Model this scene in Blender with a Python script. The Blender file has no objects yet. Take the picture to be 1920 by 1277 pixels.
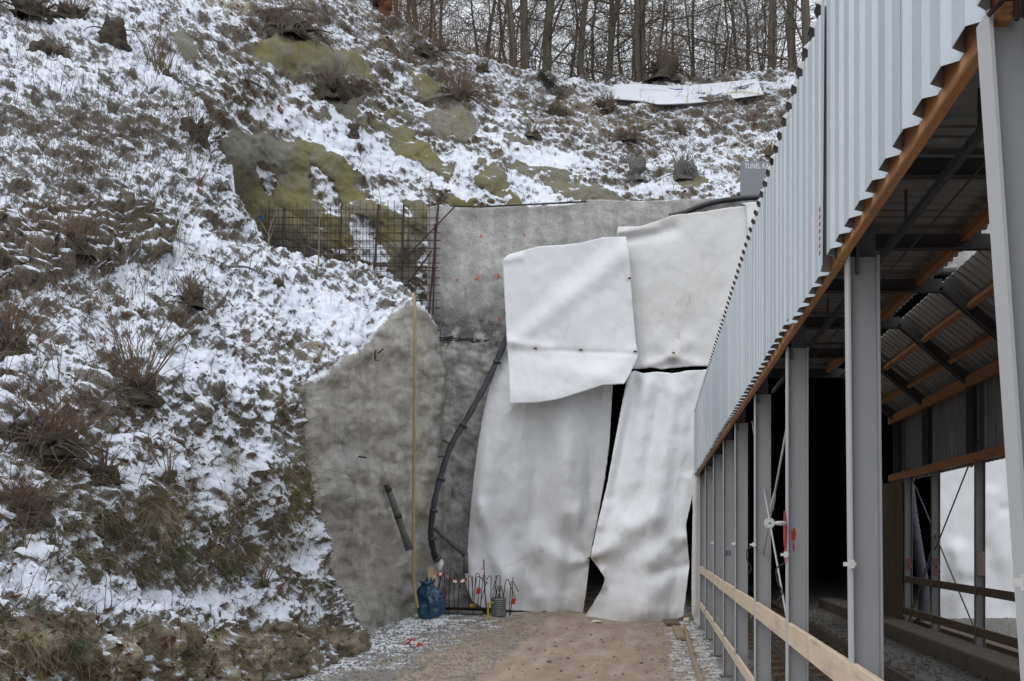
import bpy, math, random
import numpy as np
from mathutils import Vector, Matrix

# ------------------------------------------------------------------ basics
R = math.radians
F, VX, VY, CH = 1963.0, 1230.0, 1008.0, 1.6      # focal length (px of a 1920 frame), axis point, eye height
scene = bpy.context.scene
COL = scene.collection
rnd = random.Random(7)
nrs = np.random.RandomState(11)

def pix(px, py, Y):
    return np.array([(px - VX) / F * Y, Y, CH - (py - VY) / F * Y])

def pixv(px, py, Y):
    return np.stack([(px - VX) / F * Y, Y, CH - (py - VY) / F * Y], -1)

def sstep(a, b, x):
    t = np.clip((x - a) / (b - a), 0, 1)
    return t * t * (3 - 2 * t)

# gradient noise -----------------------------------------------------------
_perm = np.random.RandomState(3).permutation(256)
_perm = np.concatenate([_perm, _perm, _perm])
_g = np.random.RandomState(4).normal(size=(256, 3)); _g /= np.linalg.norm(_g, axis=1)[:, None]
def pnoise(p):
    p = np.asarray(p, float)
    i = np.floor(p).astype(int); f = p - i
    u = f * f * f * (f * (f * 6 - 15) + 10)
    i &= 255
    out = 0
    for dx in (0, 1):
        for dy in (0, 1):
            for dz in (0, 1):
                h = _perm[_perm[_perm[(i[..., 0] + dx) & 255] + ((i[..., 1] + dy) & 255)] + ((i[..., 2] + dz) & 255)]
                g = _g[h]
                d = g[..., 0] * (f[..., 0] - dx) + g[..., 1] * (f[..., 1] - dy) + g[..., 2] * (f[..., 2] - dz)
                w = (u[..., 0] if dx else 1 - u[..., 0]) * (u[..., 1] if dy else 1 - u[..., 1]) * (u[..., 2] if dz else 1 - u[..., 2])
                out = out + w * d
    return out * 1.6
def fbm(p, o=3, gain=.5):
    p = np.asarray(p, float); a = 1; s = 0
    for k in range(o):
        s = s + a * pnoise(p * (2.03 ** k) + 17.3 * k); a *= gain
    return s

class RBF:
    def __init__(self, ctrl, c=.25):
        c_ = np.array(ctrl, float); self.p = c_[:, :2] / 100; self.c = c
        n = len(c_); r = self.phi(self.p); A = np.zeros((n + 3, n + 3)); A[:n, :n] = r
        A[:n, n] = 1; A[:n, n + 1:] = self.p; A[n, :n] = 1; A[n + 1:, :n] = self.p.T
        b = np.zeros(n + 3); b[:n] = c_[:, 2]
        self.w = np.linalg.solve(A, b)
    def phi(self, q):
        d = q[:, None, :] - self.p[None]
        return np.sqrt((d ** 2).sum(-1) + self.c ** 2)
    def __call__(self, px, py):
        q = np.stack([np.ravel(px), np.ravel(py)], -1) / 100
        out = np.empty(len(q)); n = len(self.p)
        for k in range(0, len(q), 20000):
            s = q[k:k + 20000]
            out[k:k + 20000] = self.phi(s) @ self.w[:n] + self.w[n] + s @ self.w[n + 1:]
        return out.reshape(np.shape(px))

def inpoly(px, py, poly):
    ins = np.zeros(np.shape(px), bool); j = len(poly) - 1
    for i in range(len(poly)):
        xi, yi = poly[i]; xj, yj = poly[j]
        c = ((yi > py) != (yj > py)) & (px < (xj - xi) * (py - yi) / ((yj - yi) or 1e-9) + xi)
        ins ^= c; j = i
    return ins

# ------------------------------------------------------------------ materials
def newmat(name):
    m = bpy.data.materials.new(name); m.use_nodes = True
    nt = m.node_tree; b = nt.nodes['Principled BSDF']
    return m, nt, b
def node(nt, t, **kw):
    n = nt.nodes.new(t)
    for k, v in kw.items():
        if k.startswith('i_'):
            key = k[2:]; key = int(key) if key.isdigit() else key.replace('_', ' ')
            n.inputs[key].default_value = v
        else: setattr(n, k, v)
    return n
def ramp(nt, fac, stops):
    r = nt.nodes.new('ShaderNodeValToRGB'); e = r.color_ramp.elements
    while len(e) < len(stops): e.new(.5)
    for s, (p, c) in zip(e, stops):
        s.position = p; s.color = (*c, 1) if len(c) == 3 else c
    nt.links.new(fac, r.inputs[0]); return r.outputs[0]
def noise(nt, scale, detail=4, rough=.6, coord=None, dist=0.):
    n = node(nt, 'ShaderNodeTexNoise', i_Scale=scale, i_Detail=detail, i_Roughness=rough, i_Distortion=dist)
    if coord is not None: nt.links.new(coord, n.inputs['Vector'])
    return n.outputs['Fac']
def mix(nt, fac, a, b, blend='MIX'):
    m = node(nt, 'ShaderNodeMix', data_type='RGBA', blend_type=blend)
    for s, v in ((m.inputs[0], fac), (m.inputs[6], a), (m.inputs[7], b)):
        if hasattr(v, 'is_output'): nt.links.new(v, s)
        elif isinstance(v, (int, float)): s.default_value = v
        else: s.default_value = (*v, 1)
    return m.outputs[2]
def math_(nt, op, a, b=0., c=None, clamp=False):
    m = node(nt, 'ShaderNodeMath', operation=op, use_clamp=clamp)
    for s, v in zip(m.inputs, (a, b, c)):
        if v is None: continue
        if hasattr(v, 'is_output'): nt.links.new(v, s)
        else: s.default_value = v
    return m.outputs[0]
def bump(nt, b, h, strength=.4, dist=.02):
    n = node(nt, 'ShaderNodeBump', i_Strength=strength, i_Distance=dist)
    nt.links.new(h, n.inputs['Height']); nt.links.new(n.outputs[0], b.inputs['Normal'])
def ocoord(nt):
    return node(nt, 'ShaderNodeTexCoord').outputs['Object']
def attr(nt, name):
    return node(nt, 'ShaderNodeAttribute', attribute_name=name).outputs['Fac']

def simple(name, c1, c2=None, rough=.7, metal=0., scale=8., bmp=0., bdist=.01, spec=.5, detail=5, stretch=None):
    m, nt, b = newmat(name)
    co = ocoord(nt)
    if stretch:
        mp = node(nt, 'ShaderNodeMapping'); mp.inputs['Scale'].default_value = stretch
        nt.links.new(co, mp.inputs[0]); co = mp.outputs[0]
    c2 = c2 or tuple(x * .75 for x in c1)
    f = noise(nt, scale, detail, .65, co)
    nt.links.new(ramp(nt, f, [(.3, c1), (.7, c2)]), b.inputs['Base Color'])
    b.inputs['Roughness'].default_value = rough; b.inputs['Metallic'].default_value = metal
    b.inputs['Specular IOR Level'].default_value = spec
    if bmp: bump(nt, b, noise(nt, scale * 3, 5, .6, co), bmp, bdist)
    return m

def terrain_mat():
    m, nt, b = newmat('snowy_hillside')
    co = ocoord(nt)
    sn, ba, mo, su = attr(nt, 'snow'), attr(nt, 'bare'), attr(nt, 'moss'), attr(nt, 'sand')
    fine = noise(nt, 28, 5, .7, co); mid = noise(nt, 7, 4, .6, co); big = noise(nt, 1.1, 3, .6, co)
    vf = noise(nt, 90, 3, .7, co)
    litter = ramp(nt, fine, [(.25, (.030, .024, .017)), (.42, (.080, .063, .045)), (.56, (.125, .10, .074)), (.72, (.23, .195, .15))])
    green = ramp(nt, fine, [(.25, (.040, .037, .019)), (.55, (.105, .096, .052)), (.75, (.165, .15, .09))])
    soil = mix(nt, math_(nt, 'MULTIPLY', sstep_node(nt, mid, .48, .7), .8), litter, green)
    soil = mix(nt, su, soil, ramp(nt, fine, [(.25, (.17, .14, .085)), (.5, (.31, .255, .165)), (.75, (.44, .385, .27))]))
    conc = ramp(nt, vf, [(.3, (.15, .14, .112)), (.7, (.27, .255, .208))])
    conc = mix(nt, mid, conc, (.13, .125, .105))
    mosc = ramp(nt, vf, [(.3, (.098, .090, .030)), (.7, (.235, .21, .092))])
    mps = node(nt, 'ShaderNodeMapping'); mps.inputs['Scale'].default_value = (3, 3, .55); nt.links.new(co, mps.inputs[0]); strk = noise(nt, 2.4, 5, .65, mps.outputs[0])
    mm = math_(nt, 'ADD', mo, math_(nt, 'MULTIPLY_ADD', strk, 1.5, -.75), clamp=True)
    conc = mix(nt, sstep_node(nt, strk, .56, .75), conc, (.075, .07, .058))
    conc = mix(nt, mm, conc, mosc)
    base = mix(nt, ba, soil, conc)
    mpa = node(nt, 'ShaderNodeMapping', vector_type='TEXTURE'); mpa.inputs['Rotation'].default_value = (0, R(38), 0); mpa.inputs['Scale'].default_value = (3.2, 1.5, 1)
    nt.links.new(co, mpa.inputs[0]); ani = noise(nt, 26, 5, .7, mpa.outputs[0], .4)
    s = math_(nt, 'ADD', sn, math_(nt, 'MULTIPLY_ADD', fine, .75, -.375))
    s = math_(nt, 'ADD', s, math_(nt, 'MULTIPLY_ADD', vf, .5, -.25))
    s = math_(nt, 'ADD', s, math_(nt, 'MULTIPLY_ADD', ani, 1.5, -.75))
    ani2 = noise(nt, 9, 5, .65, mpa.outputs[0], .5)
    s = math_(nt, 'ADD', s, math_(nt, 'MULTIPLY_ADD', ani2, 1.5, -.75))
    # a thin frosting on the litter between the clumps of snow
    fr = math_(nt, 'ADD', math_(nt, 'MULTIPLY', vf, .9), math_(nt, 'MULTIPLY', sn, .45))
    fr = math_(nt, 'MULTIPLY', sstep_node(nt, fr, .42, .80), math_(nt, 'MULTIPLY_ADD', ba, -.12, .22))
    base = mix(nt, fr, base, (.62, .63, .65))
    s = sstep_node(nt, s, .41, .61)
    snow = ramp(nt, big, [(.3, (.66, .695, .755)), (.7, (.76, .785, .83))])
    nt.links.new(mix(nt, s, base, snow), b.inputs['Base Color'])
    b.inputs['Roughness'].default_value = .8; b.inputs['Specular IOR Level'].default_value = .25
    h = math_(nt, 'ADD', math_(nt, 'MULTIPLY', fine, .6), math_(nt, 'MULTIPLY', vf, .25))
    h = math_(nt, 'ADD', h, math_(nt, 'MULTIPLY', s, .5))
    bump(nt, b, h, .75, .03)
    return m
def sstep_node(nt, v, a, b_):
    n = node(nt, 'ShaderNodeMapRange', interpolation_type='SMOOTHSTEP', clamp=True)
    n.inputs['From Min'].default_value = a; n.inputs['From Max'].default_value = b_
    if hasattr(v, 'is_output'): nt.links.new(v, n.inputs['Value'])
    return n.outputs[0]

def shotcrete_mat(name, c1, c2, mossy=False):
    m, nt, b = newmat(name); co = ocoord(nt)
    vf = noise(nt, 45, 4, .75, co); mid = noise(nt, 3.2, 6, .65, co); big = noise(nt, .8, 3, .6, co)
    mps = node(nt, 'ShaderNodeMapping'); mps.inputs['Scale'].default_value = (2.2, 2.2, .5); nt.links.new(co, mps.inputs[0]); strk = noise(nt, 1.5, 6, .6, mps.outputs[0], .3)
    c = ramp(nt, math_(nt, 'ADD', math_(nt, 'MULTIPLY', mid, .36), math_(nt, 'MULTIPLY', strk, .64)), [(.3, tuple(x * .78 for x in c1)), (.45, c1), (.58, c2), (.72, tuple(x * 1.12 for x in c2))])
    c = mix(nt, math_(nt, 'MULTIPLY', sstep_node(nt, vf, .46, .66), .75), c, tuple(x * .40 for x in c1))
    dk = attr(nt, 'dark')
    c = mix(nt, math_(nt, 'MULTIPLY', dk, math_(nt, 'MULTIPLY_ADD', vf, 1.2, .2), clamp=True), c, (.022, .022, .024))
    if mossy:
        c = mix(nt, math_(nt, 'MULTIPLY', attr(nt, 'moss'), sstep_node(nt, noise(nt, 6, 4, .7, co), .3, .6)), c, (.10, .092, .035))
        c = mix(nt, math_(nt, 'MULTIPLY', attr(nt, 'pale'), sstep_node(nt, noise(nt, 2.5, 4, .6, co), .35, .65)), c, (.26, .255, .25))
        s = sstep_node(nt, math_(nt, 'ADD', attr(nt, 'snow'), math_(nt, 'MULTIPLY_ADD', noise(nt, 26, 4, .7, co), .7, -.35)), .45, .6)
        c = mix(nt, s, c, (.84, .86, .89))
    nt.links.new(c, b.inputs['Base Color']); b.inputs['Roughness'].default_value = .9
    b.inputs['Specular IOR Level'].default_value = .2
    h = math_(nt, 'ADD', math_(nt, 'MULTIPLY', vf, .8), math_(nt, 'MULTIPLY', noise(nt, 14, 4, .6, co), .25))
    bump(nt, b, h, .8, .03)
    return m

def ground_mat():
    m, nt, b = newmat('muddy_ground'); co = ocoord(nt)
    mp = node(nt, 'ShaderNodeMapping'); mp.inputs['Scale'].default_value = (1.6, .35, 1); nt.links.new(co, mp.inputs[0])
    streak = noise(nt, 2.2, 5, .6, mp.outputs[0]); fine = noise(nt, 30, 5, .7, co); mid = noise(nt, 3, 5, .6, co); vf = noise(nt, 110, 3, .7, co)
    mud = ramp(nt, streak, [(.3, (.225, .17, .118)), (.5, (.29, .226, .16)), (.7, (.37, .305, .23))])
    mud = mix(nt, math_(nt, 'MULTIPLY', sstep_node(nt, fine, .52, .75), .6), mud, (.15, .115, .084))
    mud = mix(nt, math_(nt, 'MULTIPLY', sstep_node(nt, mid, .5, .75), .5), mud, (.38, .32, .245))
    grav = ramp(nt, vf, [(.3, (.07, .064, .056)), (.5, (.18, .168, .148)), (.7, (.30, .285, .26))])
    c = mix(nt, sstep_node(nt, math_(nt, 'ADD', attr(nt, 'gravel'), math_(nt, 'MULTIPLY_ADD', mid, .8, -.4)), .35, .65), mud, grav)
    sv = math_(nt, 'ADD', attr(nt, 'snow'), math_(nt, 'MULTIPLY_ADD', fine, 1.1, -.55))
    sv = math_(nt, 'ADD', sv, math_(nt, 'MULTIPLY_ADD', mid, .8, -.4))
    s = sstep_node(nt, sv, .45, .68)
    c = mix(nt, s, c, (.80, .82, .85))
    nt.links.new(c, b.inputs['Base Color']); b.inputs['Roughness'].default_value = .85
    b.inputs['Specular IOR Level'].default_value = .3
    bump(nt, b, math_(nt, 'ADD', math_(nt, 'MULTIPLY', fine, .6), math_(nt, 'ADD', math_(nt, 'MULTIPLY', vf, .3), math_(nt, 'MULTIPLY', s, .4))), .6, .02)
    return m

def sheet_mat(name, dirt=.5, c=(.75, .75, .755)):
    m, nt, b = newmat(name); co = ocoord(nt)
    st = noise(nt, 1.3, 6, .7, co); sp = noise(nt, 6, 7, .75, co); low = attr(nt, 'grime')
    d = math_(nt, 'MULTIPLY', sstep_node(nt, sp, .54, .76), sstep_node(nt, st, .45, .62))
    d = math_(nt, 'MULTIPLY', d, dirt)
    d = math_(nt, 'ADD', d, math_(nt, 'MULTIPLY', low, sstep_node(nt, noise(nt, 3.5, 6, .7, co), .3, .65)), clamp=True)
    cc = mix(nt, d, c, (.36, .29, .20))
    nt.links.new(mix(nt, math_(nt, 'MULTIPLY', noise(nt, .9, 3, .5, co), .25), cc, (.71, .715, .73)), b.inputs['Base Color'])
    b.inputs['Roughness'].default_value = .6; b.inputs['Specular IOR Level'].default_value = .3
    # woven threads and small creases
    w = node(nt, 'ShaderNodeTexWave', wave_type='BANDS', bands_direction='Z', i_Scale=13., i_Distortion=3.)
    nt.links.new(co, w.inputs[0])
    bump(nt, b, math_(nt, 'ADD', math_(nt, 'MULTIPLY', noise(nt, 2.6, 5, .6, co, .4), 1.), math_(nt, 'MULTIPLY', w.outputs['Fac'], .04)), .07, .05)
    return m

def galv_mat(name, c1, c2, metal=.35, rough=.42):
    m, nt, b = newmat(name); co = ocoord(nt)
    mp = node(nt, 'ShaderNodeMapping'); mp.inputs['Scale'].default_value = (1, 3, .35); nt.links.new(co, mp.inputs[0])
    f = noise(nt, 2.2, 6, .65, mp.outputs[0]); sp = noise(nt, 60, 3, .7, co)
    c = ramp(nt, f, [(.3, c1), (.65, c2)])
    c = mix(nt, math_(nt, 'MULTIPLY', sp, .25), c, tuple(x * .6 for x in c1))
    # a little zinc bloom
    z = math_(nt, 'MULTIPLY', sstep_node(nt, noise(nt, 1.3, 6, .7, mp.outputs[0]), .58, .75), .5)
    c = mix(nt, z, c, (.62, .63, .63))
    nt.links.new(c, b.inputs['Base Color']); b.inputs['Metallic'].default_value = metal
    nt.links.new(math_(nt, 'MULTIPLY_ADD', f, .25, rough - .12), b.inputs['Roughness'])
    bump(nt, b, noise(nt, 2.5, 3, .5, co), .12, .02)
    return m

def paint_steel(name, c, rust=.5):
    m, nt, b = newmat(name); co = ocoord(nt)
    f = noise(nt, 6, 6, .7, co); g = noise(nt, 1.6, 3, .6, co)
    cc = mix(nt, math_(nt, 'MULTIPLY', g, .35), c, tuple(x * .7 for x in c))
    gz = node(nt, 'ShaderNodeSeparateXYZ'); nt.links.new(node(nt, 'ShaderNodeNewGeometry').outputs['Position'], gz.inputs[0])
    low = math_(nt, 'MULTIPLY_ADD', gz.outputs[2], -.9, .75, clamp=True)
    mudf = math_(nt, 'MULTIPLY', low, sstep_node(nt, noise(nt, 7, 5, .7, co), .3, .7))
    cc = mix(nt, math_(nt, 'MULTIPLY', mudf, .6), cc, (.20, .17, .13))
    cc = mix(nt, math_(nt, 'MULTIPLY', sstep_node(nt, f, .66, .74), rust), cc, (.14, .06, .03))
    nt.links.new(cc, b.inputs['Base Color']); b.inputs['Roughness'].default_value = .55
    bump(nt, b, f, .1, .01)
    return m

def wood_mat(name, c1, c2, axis='Y', rough=.75):
    m, nt, b = newmat(name); co = ocoord(nt)
    mp = node(nt, 'ShaderNodeMapping')
    sc = {'X': (.6, 14, 14), 'Y': (14, .6, 14), 'Z': (14, 14, .6)}[axis]
    mp.inputs['Scale'].default_value = sc; nt.links.new(co, mp.inputs[0])
    g = noise(nt, 2.2, 6, .65, mp.outputs[0], .8); k = noise(nt, 1.7, 4, .6, co)
    c = ramp(nt, g, [(.3, c1), (.55, c2), (.75, tuple(x * .6 for x in c1))])
    c = mix(nt, math_(nt, 'MULTIPLY', sstep_node(nt, k, .55, .75), .6), c, tuple(x * .45 for x in c1))
    nt.links.new(c, b.inputs['Base Color']); b.inputs['Roughness'].default_value = rough
    bump(nt, b, g, .3, .01)
    return m

M = {}
def build_mats():
    M['terrain'] = terrain_mat()
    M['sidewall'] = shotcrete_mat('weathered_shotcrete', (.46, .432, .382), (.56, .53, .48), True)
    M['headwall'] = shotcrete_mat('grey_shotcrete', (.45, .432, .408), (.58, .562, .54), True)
    M['ground'] = ground_mat()
    M['sheet'] = sheet_mat('white_geotextile', .55)
    M['sheet_dirty'] = sheet_mat('stained_geotextile', 1., (.70, .69, .67))
    M['galv'] = galv_mat('galvanised_cladding', (.50, .55, .58), (.60, .645, .67), .25)
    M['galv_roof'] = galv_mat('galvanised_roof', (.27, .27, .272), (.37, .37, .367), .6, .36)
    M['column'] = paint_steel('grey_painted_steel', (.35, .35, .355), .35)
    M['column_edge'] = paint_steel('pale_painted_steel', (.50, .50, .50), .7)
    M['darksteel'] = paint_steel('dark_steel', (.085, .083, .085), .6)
    M['column_shade'] = paint_steel('shaded_grey_steel', (.15, .145, .14), .6)  # column steel for the inner posts, interior shade put into a darker colour
    M['galv2'] = galv_mat('galvanised_cladding_dull', (.45, .50, .535), (.56, .605, .635), .25)
    M['galv3'] = galv_mat('galvanised_cladding_pale', (.54, .585, .61), (.65, .69, .71), .22)
    M['red_shade'] = simple('shaded_red_paint', (.20, .035, .03), (.15, .05, .045), .7, 0, 20)  # red on the inner posts, darkened in colour for the shaded interior
    M['orange_wood'] = wood_mat('orange_timber', (.29, .13, .045), (.42, .205, .08))
    M['rail_wood'] = wood_mat('pale_rail_board', (.56, .44, .30), (.66, .54, .39))
    M['old_wood'] = wood_mat('muddy_plank', (.20, .145, .09), (.29, .22, .145))
    M['dark_wood'] = wood_mat('brown_board', (.085, .055, .034), (.13, .09, .055), 'Z')
    M['fresh_wood'] = wood_mat('fresh_plank', (.52, .36, .20), (.64, .48, .29), 'Z')
    M['bark'] = simple('bark', (.20, .175, .145), (.105, .09, .075), .9, 0, 9, .8, .02, .2, stretch=(2, 2, .5))
    M['bark_green'] = simple('mossy_bark', (.18, .17, .115), (.095, .088, .066), .9, 0, 9, .8, .02, .2, stretch=(2, 2, .5))
    M['twig'] = simple('twigs', (.185, .152, .122), (.105, .085, .068), .9, 0, 12, 0, .01, .2)
    M['brown_twig'] = simple('brown_stems', (.20, .14, .095), (.12, .083, .058), .9, 0, 12, 0, .01, .2)
    M['straw'] = simple('dead_grass', (.30, .25, .155), (.17, .14, .088), .9, 0, 5, 0, .01, .2)
    M['greengrass'] = simple('green_grass', (.055, .085, .025), (.085, .105, .035), .8, 0, 4, 0, .01, .3)
    M['leaf'] = simple('dead_leaves', (.13, .062, .034), (.07, .036, .022), .8, 0, 3, 0, .01, .3)
    M['stump'] = simple('dark_stump', (.105, .085, .064), (.05, .04, .03), .95, 0, 9, .9, .03, .2)
    M['rustwood'] = simple('rusty_stump_wood', (.15, .062, .03), (.07, .03, .018), .95, 0, 6, .9, .03, .2)
    M['rust'] = simple('rusty_rebar', (.085, .048, .038), (.05, .034, .03), .85, .1, 20, 0, .01, .3)
    M['rust_tall'] = simple('rusty_steel', (.075, .045, .034), (.05, .032, .026), .8, .2, 9, .2, .01, .3)
    M['black'] = simple('black_rubber', (.018, .019, .022), (.03, .031, .035), .5, 0, 6, .3, .01, .5)
    M['duct'] = simple('blue_grey_duct', (.028, .032, .045), (.06, .065, .08), .55, 0, 6, .3, .01, .5)
    M['bag'] = simple('blue_plastic', (.010, .052, .105), (.014, .07, .135), .28, 0, 4, .5, .03, .6)
    M['hose'] = simple('beige_hose', (.40, .31, .19), (.30, .225, .13), .6, 0, 3, .1)
    M['greypipe'] = simple('shotcrete_covered_pipe', (.15, .145, .135), (.09, .088, .082), .85, 0, 16, .6, .02)
    M['dkpipe'] = simple('dark_end', (.03, .028, .025), (.05, .045, .04), .8, 0, 8, .2)
    M['drum'] = simple('ribbed_drum', (.13, .135, .14), (.22, .225, .23), .5, .2, 14, .2)
    M['yellow'] = simple('yellow_paint', (.55, .40, .03), (.42, .29, .03), .5, 0, 12, .1)
    M['red'] = simple('red_marker', (.45, .035, .03), (.36, .03, .028), .6, 0, 10)
    M['orange_spray'] = simple('orange_spray_paint', (.78, .17, .075), (.60, .14, .07), .7, 0, 40)
    M['white'] = simple('white_plastic', (.74, .73, .70), (.66, .65, .62), .4, 0, 6)
    M['blueink'] = simple('blue_ink', (.04, .05, .12), None, .6)
    M['sign'] = simple('grey_sign_panel', (.20, .205, .225), (.235, .24, .255), .6, 0, 2)
    M['signtext'] = simple('white_lettering', (.72, .73, .75), (.68, .69, .71), .6)
    M['stone'] = simple('grey_stone', (.13, .12, .105), (.22, .205, .185), .9, 0, 9, .5, .02)
    M['gravel'] = simple('gravel_stone', (.12, .112, .10), (.27, .255, .23), .9, 0, 5, .3)
    M['tarp'] = sheet_mat('white_tarpaulin', .35, (.62, .64, .67))
    M['tarpblue'] = simple('blue_stripe', (.045, .07, .20), (.06, .09, .24), .6)
    M['tarpyellow'] = simple('yellow_stripe', (.62, .55, .12), None, .6)
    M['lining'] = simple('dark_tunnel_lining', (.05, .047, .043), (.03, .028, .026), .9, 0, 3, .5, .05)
    M['concrete'] = simple('dirty_concrete', (.13, .105, .08), (.085, .068, .052), .9, 0, 5, .4, .02)
    M['ballast'] = simple('ballast', (.10, .092, .08), (.17, .155, .135), .9, 0, 5, .3)
    M['steelrail'] = simple('worn_rail', (.09, .075, .065), (.15, .13, .12), .5, .4, 8)
    M['snow'] = simple('loose_snow', (.84, .86, .89), (.80, .82, .86), .8, 0, 20, .3)

# ------------------------------------------------------------------ mesh builders
def total_loc(o):
    v = Vector((0, 0, 0))
    while o is not None: v += o.location; o = o.parent
    return v

def link_mesh(name, verts, faces, mats, parent=None, smooth=True, attrs=None, origin=None, midx=None):
    me = bpy.data.meshes.new(name)
    v = np.asarray(verts, float).reshape(-1, 3)
    off = np.array(total_loc(parent)) if parent is not None else (np.array(origin) if origin is not None else np.zeros(3))
    me.from_pydata((v - off).tolist(), [], faces if isinstance(faces, list) else faces.tolist())
    if not isinstance(mats, (list, tuple)): mats = [mats]
    for m in mats: me.materials.append(m)
    if smooth: me.polygons.foreach_set('use_smooth', np.ones(len(me.polygons), bool))
    if midx is not None: me.polygons.foreach_set('material_index', np.asarray(midx, np.int32))
    if attrs:
        for k, a in attrs.items():
            at = me.attributes.new(k, 'FLOAT', 'POINT'); at.data.foreach_set('value', np.asarray(a, np.float32).ravel())
    me.update()
    o = bpy.data.objects.new(name, me); COL.objects.link(o)
    if parent is not None: o.parent = parent
    elif origin is not None: o.location = origin
    return o

def tag(o, label, cat, group=None):
    o['label'] = label; o['category'] = cat
    if group: o['group'] = group
    return o
def kind(o, k):
    o['kind'] = k; return o
def thing(name, loc, label, cat, group=None):
    o = bpy.data.objects.new(name, None); COL.objects.link(o); o.location = loc
    o.empty_display_size = .2
    return tag(o, label, cat, group)
def copy_tree(o, parent=None):
    c = o.copy(); COL.objects.link(c); c.parent = parent
    for ch in list(o.children): copy_tree(ch, c)
    return c

class MB:
    def __init__(s): s.v = []; s.f = []; s.m = []; s.mi = 0
    def add(s, verts, faces):
        b = len(s.v); s.v.extend([tuple(map(float, p)) for p in verts])
        for f in faces: s.f.append(tuple(i + b for i in f)); s.m.append(s.mi)
        return s
    def box(s, lo, hi, ch=0.):
        x0, y0, z0 = lo; x1, y1, z1 = hi
        vs = [(x0, y0, z0), (x1, y0, z0), (x1, y1, z0), (x0, y1, z0), (x0, y0, z1), (x1, y0, z1), (x1, y1, z1), (x0, y1, z1)]
        return s.add(vs, [(0, 3, 2, 1), (4, 5, 6, 7), (0, 1, 5, 4), (1, 2, 6, 5), (2, 3, 7, 6), (3, 0, 4, 7)])
    def beam(s, a, b, w, h, up=(0, 0, 1)):
        a = np.array(a, float); b = np.array(b, float); d = b - a; d /= np.linalg.norm(d)
        u = np.array(up, float); sd = np.cross(d, u); sd /= np.linalg.norm(sd); u = np.cross(sd, d)
        vs = []
        for p in (a, b):
            for sx, su in ((-1, -1), (1, -1), (1, 1), (-1, 1)): vs.append(p + sd * sx * w / 2 + u * su * h / 2)
        return s.add(vs, [(3, 2, 1, 0), (4, 5, 6, 7), (0, 1, 5, 4), (1, 2, 6, 5), (2, 3, 7, 6), (3, 0, 4, 7)])
    def tube(s, path, r, n=6, cap=True):
        path = [np.array(p, float) for p in path]; k = len(path)
        rs = r if hasattr(r, '__len__') else [r] * k
        vs = []; ref = np.array((.31, .17, .93))
        for i, p in enumerate(path):
            d = path[min(i + 1, k - 1)] - path[max(i - 1, 0)]; L = np.linalg.norm(d); d = d / L if L > 1e-9 else np.array((0, 0, 1.))
            if abs(d @ ref) > .95: ref = np.array((.93, .31, .17))
            a = np.cross(d, ref); a /= np.linalg.norm(a); b = np.cross(d, a)
            for j in range(n):
                t = 2 * math.pi * j / n; vs.append(p + rs[i] * (a * math.cos(t) + b * math.sin(t)))
        fs = []
        for i in range(k - 1):
            for j in range(n): fs.append((i * n + j, i * n + (j + 1) % n, (i + 1) * n + (j + 1) % n, (i + 1) * n + j))
        if cap: fs += [tuple(range(n))[::-1], tuple((k - 1) * n + j for j in range(n))]
        return s.add(vs, fs)
    def lathe(s, c, prof, n=20):
        vs = []; k = len(prof)
        for r, z in prof:
            for j in range(n):
                t = 2 * math.pi * j / n; vs.append((c[0] + r * math.cos(t), c[1] + r * math.sin(t), c[2] + z))
        fs = []
        for i in range(k - 1):
            for j in range(n): fs.append((i * n + j, i * n + (j + 1) % n, (i + 1) * n + (j + 1) % n, (i + 1) * n + j))
        fs += [tuple(range(n))[::-1], tuple((k - 1) * n + j for j in range(n))]
        return s.add(vs, fs)
    def build(s, name, mats, parent=None, smooth=False, origin=None, **kw):
        return link_mesh(name, s.v, s.f, mats, parent, smooth, None, origin, s.m if isinstance(mats, (list, tuple)) else None)

def bevel(o, w=.004, seg=1):
    m = o.modifiers.new('bevel', 'BEVEL'); m.width = w; m.segments = seg; m.limit_method = 'ANGLE'; return o

def grid_faces(n, m, keep=None):
    idx = np.arange(n * m).reshape(n, m)
    f = np.stack([idx[:-1, :-1], idx[:-1, 1:], idx[1:, 1:], idx[1:, :-1]], -1)
    if keep is not None: f = f[keep]
    return f.reshape(-1, 4)

def grid_normals(P):
    du = np.gradient(P, axis=0); dv = np.gradient(P, axis=1)
    n = np.cross(dv, du); n /= np.linalg.norm(n, axis=-1)[..., None] + 1e-12
    return n

def compact(P, faces, attrs):
    used = np.unique(faces); mp = np.full(P.reshape(-1, 3).shape[0], -1); mp[used] = np.arange(len(used))
    return P.reshape(-1, 3)[used], mp[faces], {k: a.ravel()[used] for k, a in attrs.items()}

build_mats()

# ------------------------------------------------------------------ camera, sky, sun
cam = bpy.data.cameras.new('camera'); co_ = bpy.data.objects.new('camera', cam); COL.objects.link(co_)
co_.location = (0, 0, CH); co_.rotation_euler = (R(90), 0, 0)
cam.sensor_width = 36; cam.lens = F / 1920 * 36
cam.shift_x = (960 - VX) / 1920; cam.shift_y = (VY - 638.5) / 1920
cam.clip_end = 2000; cam.clip_start = .05
scene.camera = co_

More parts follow.
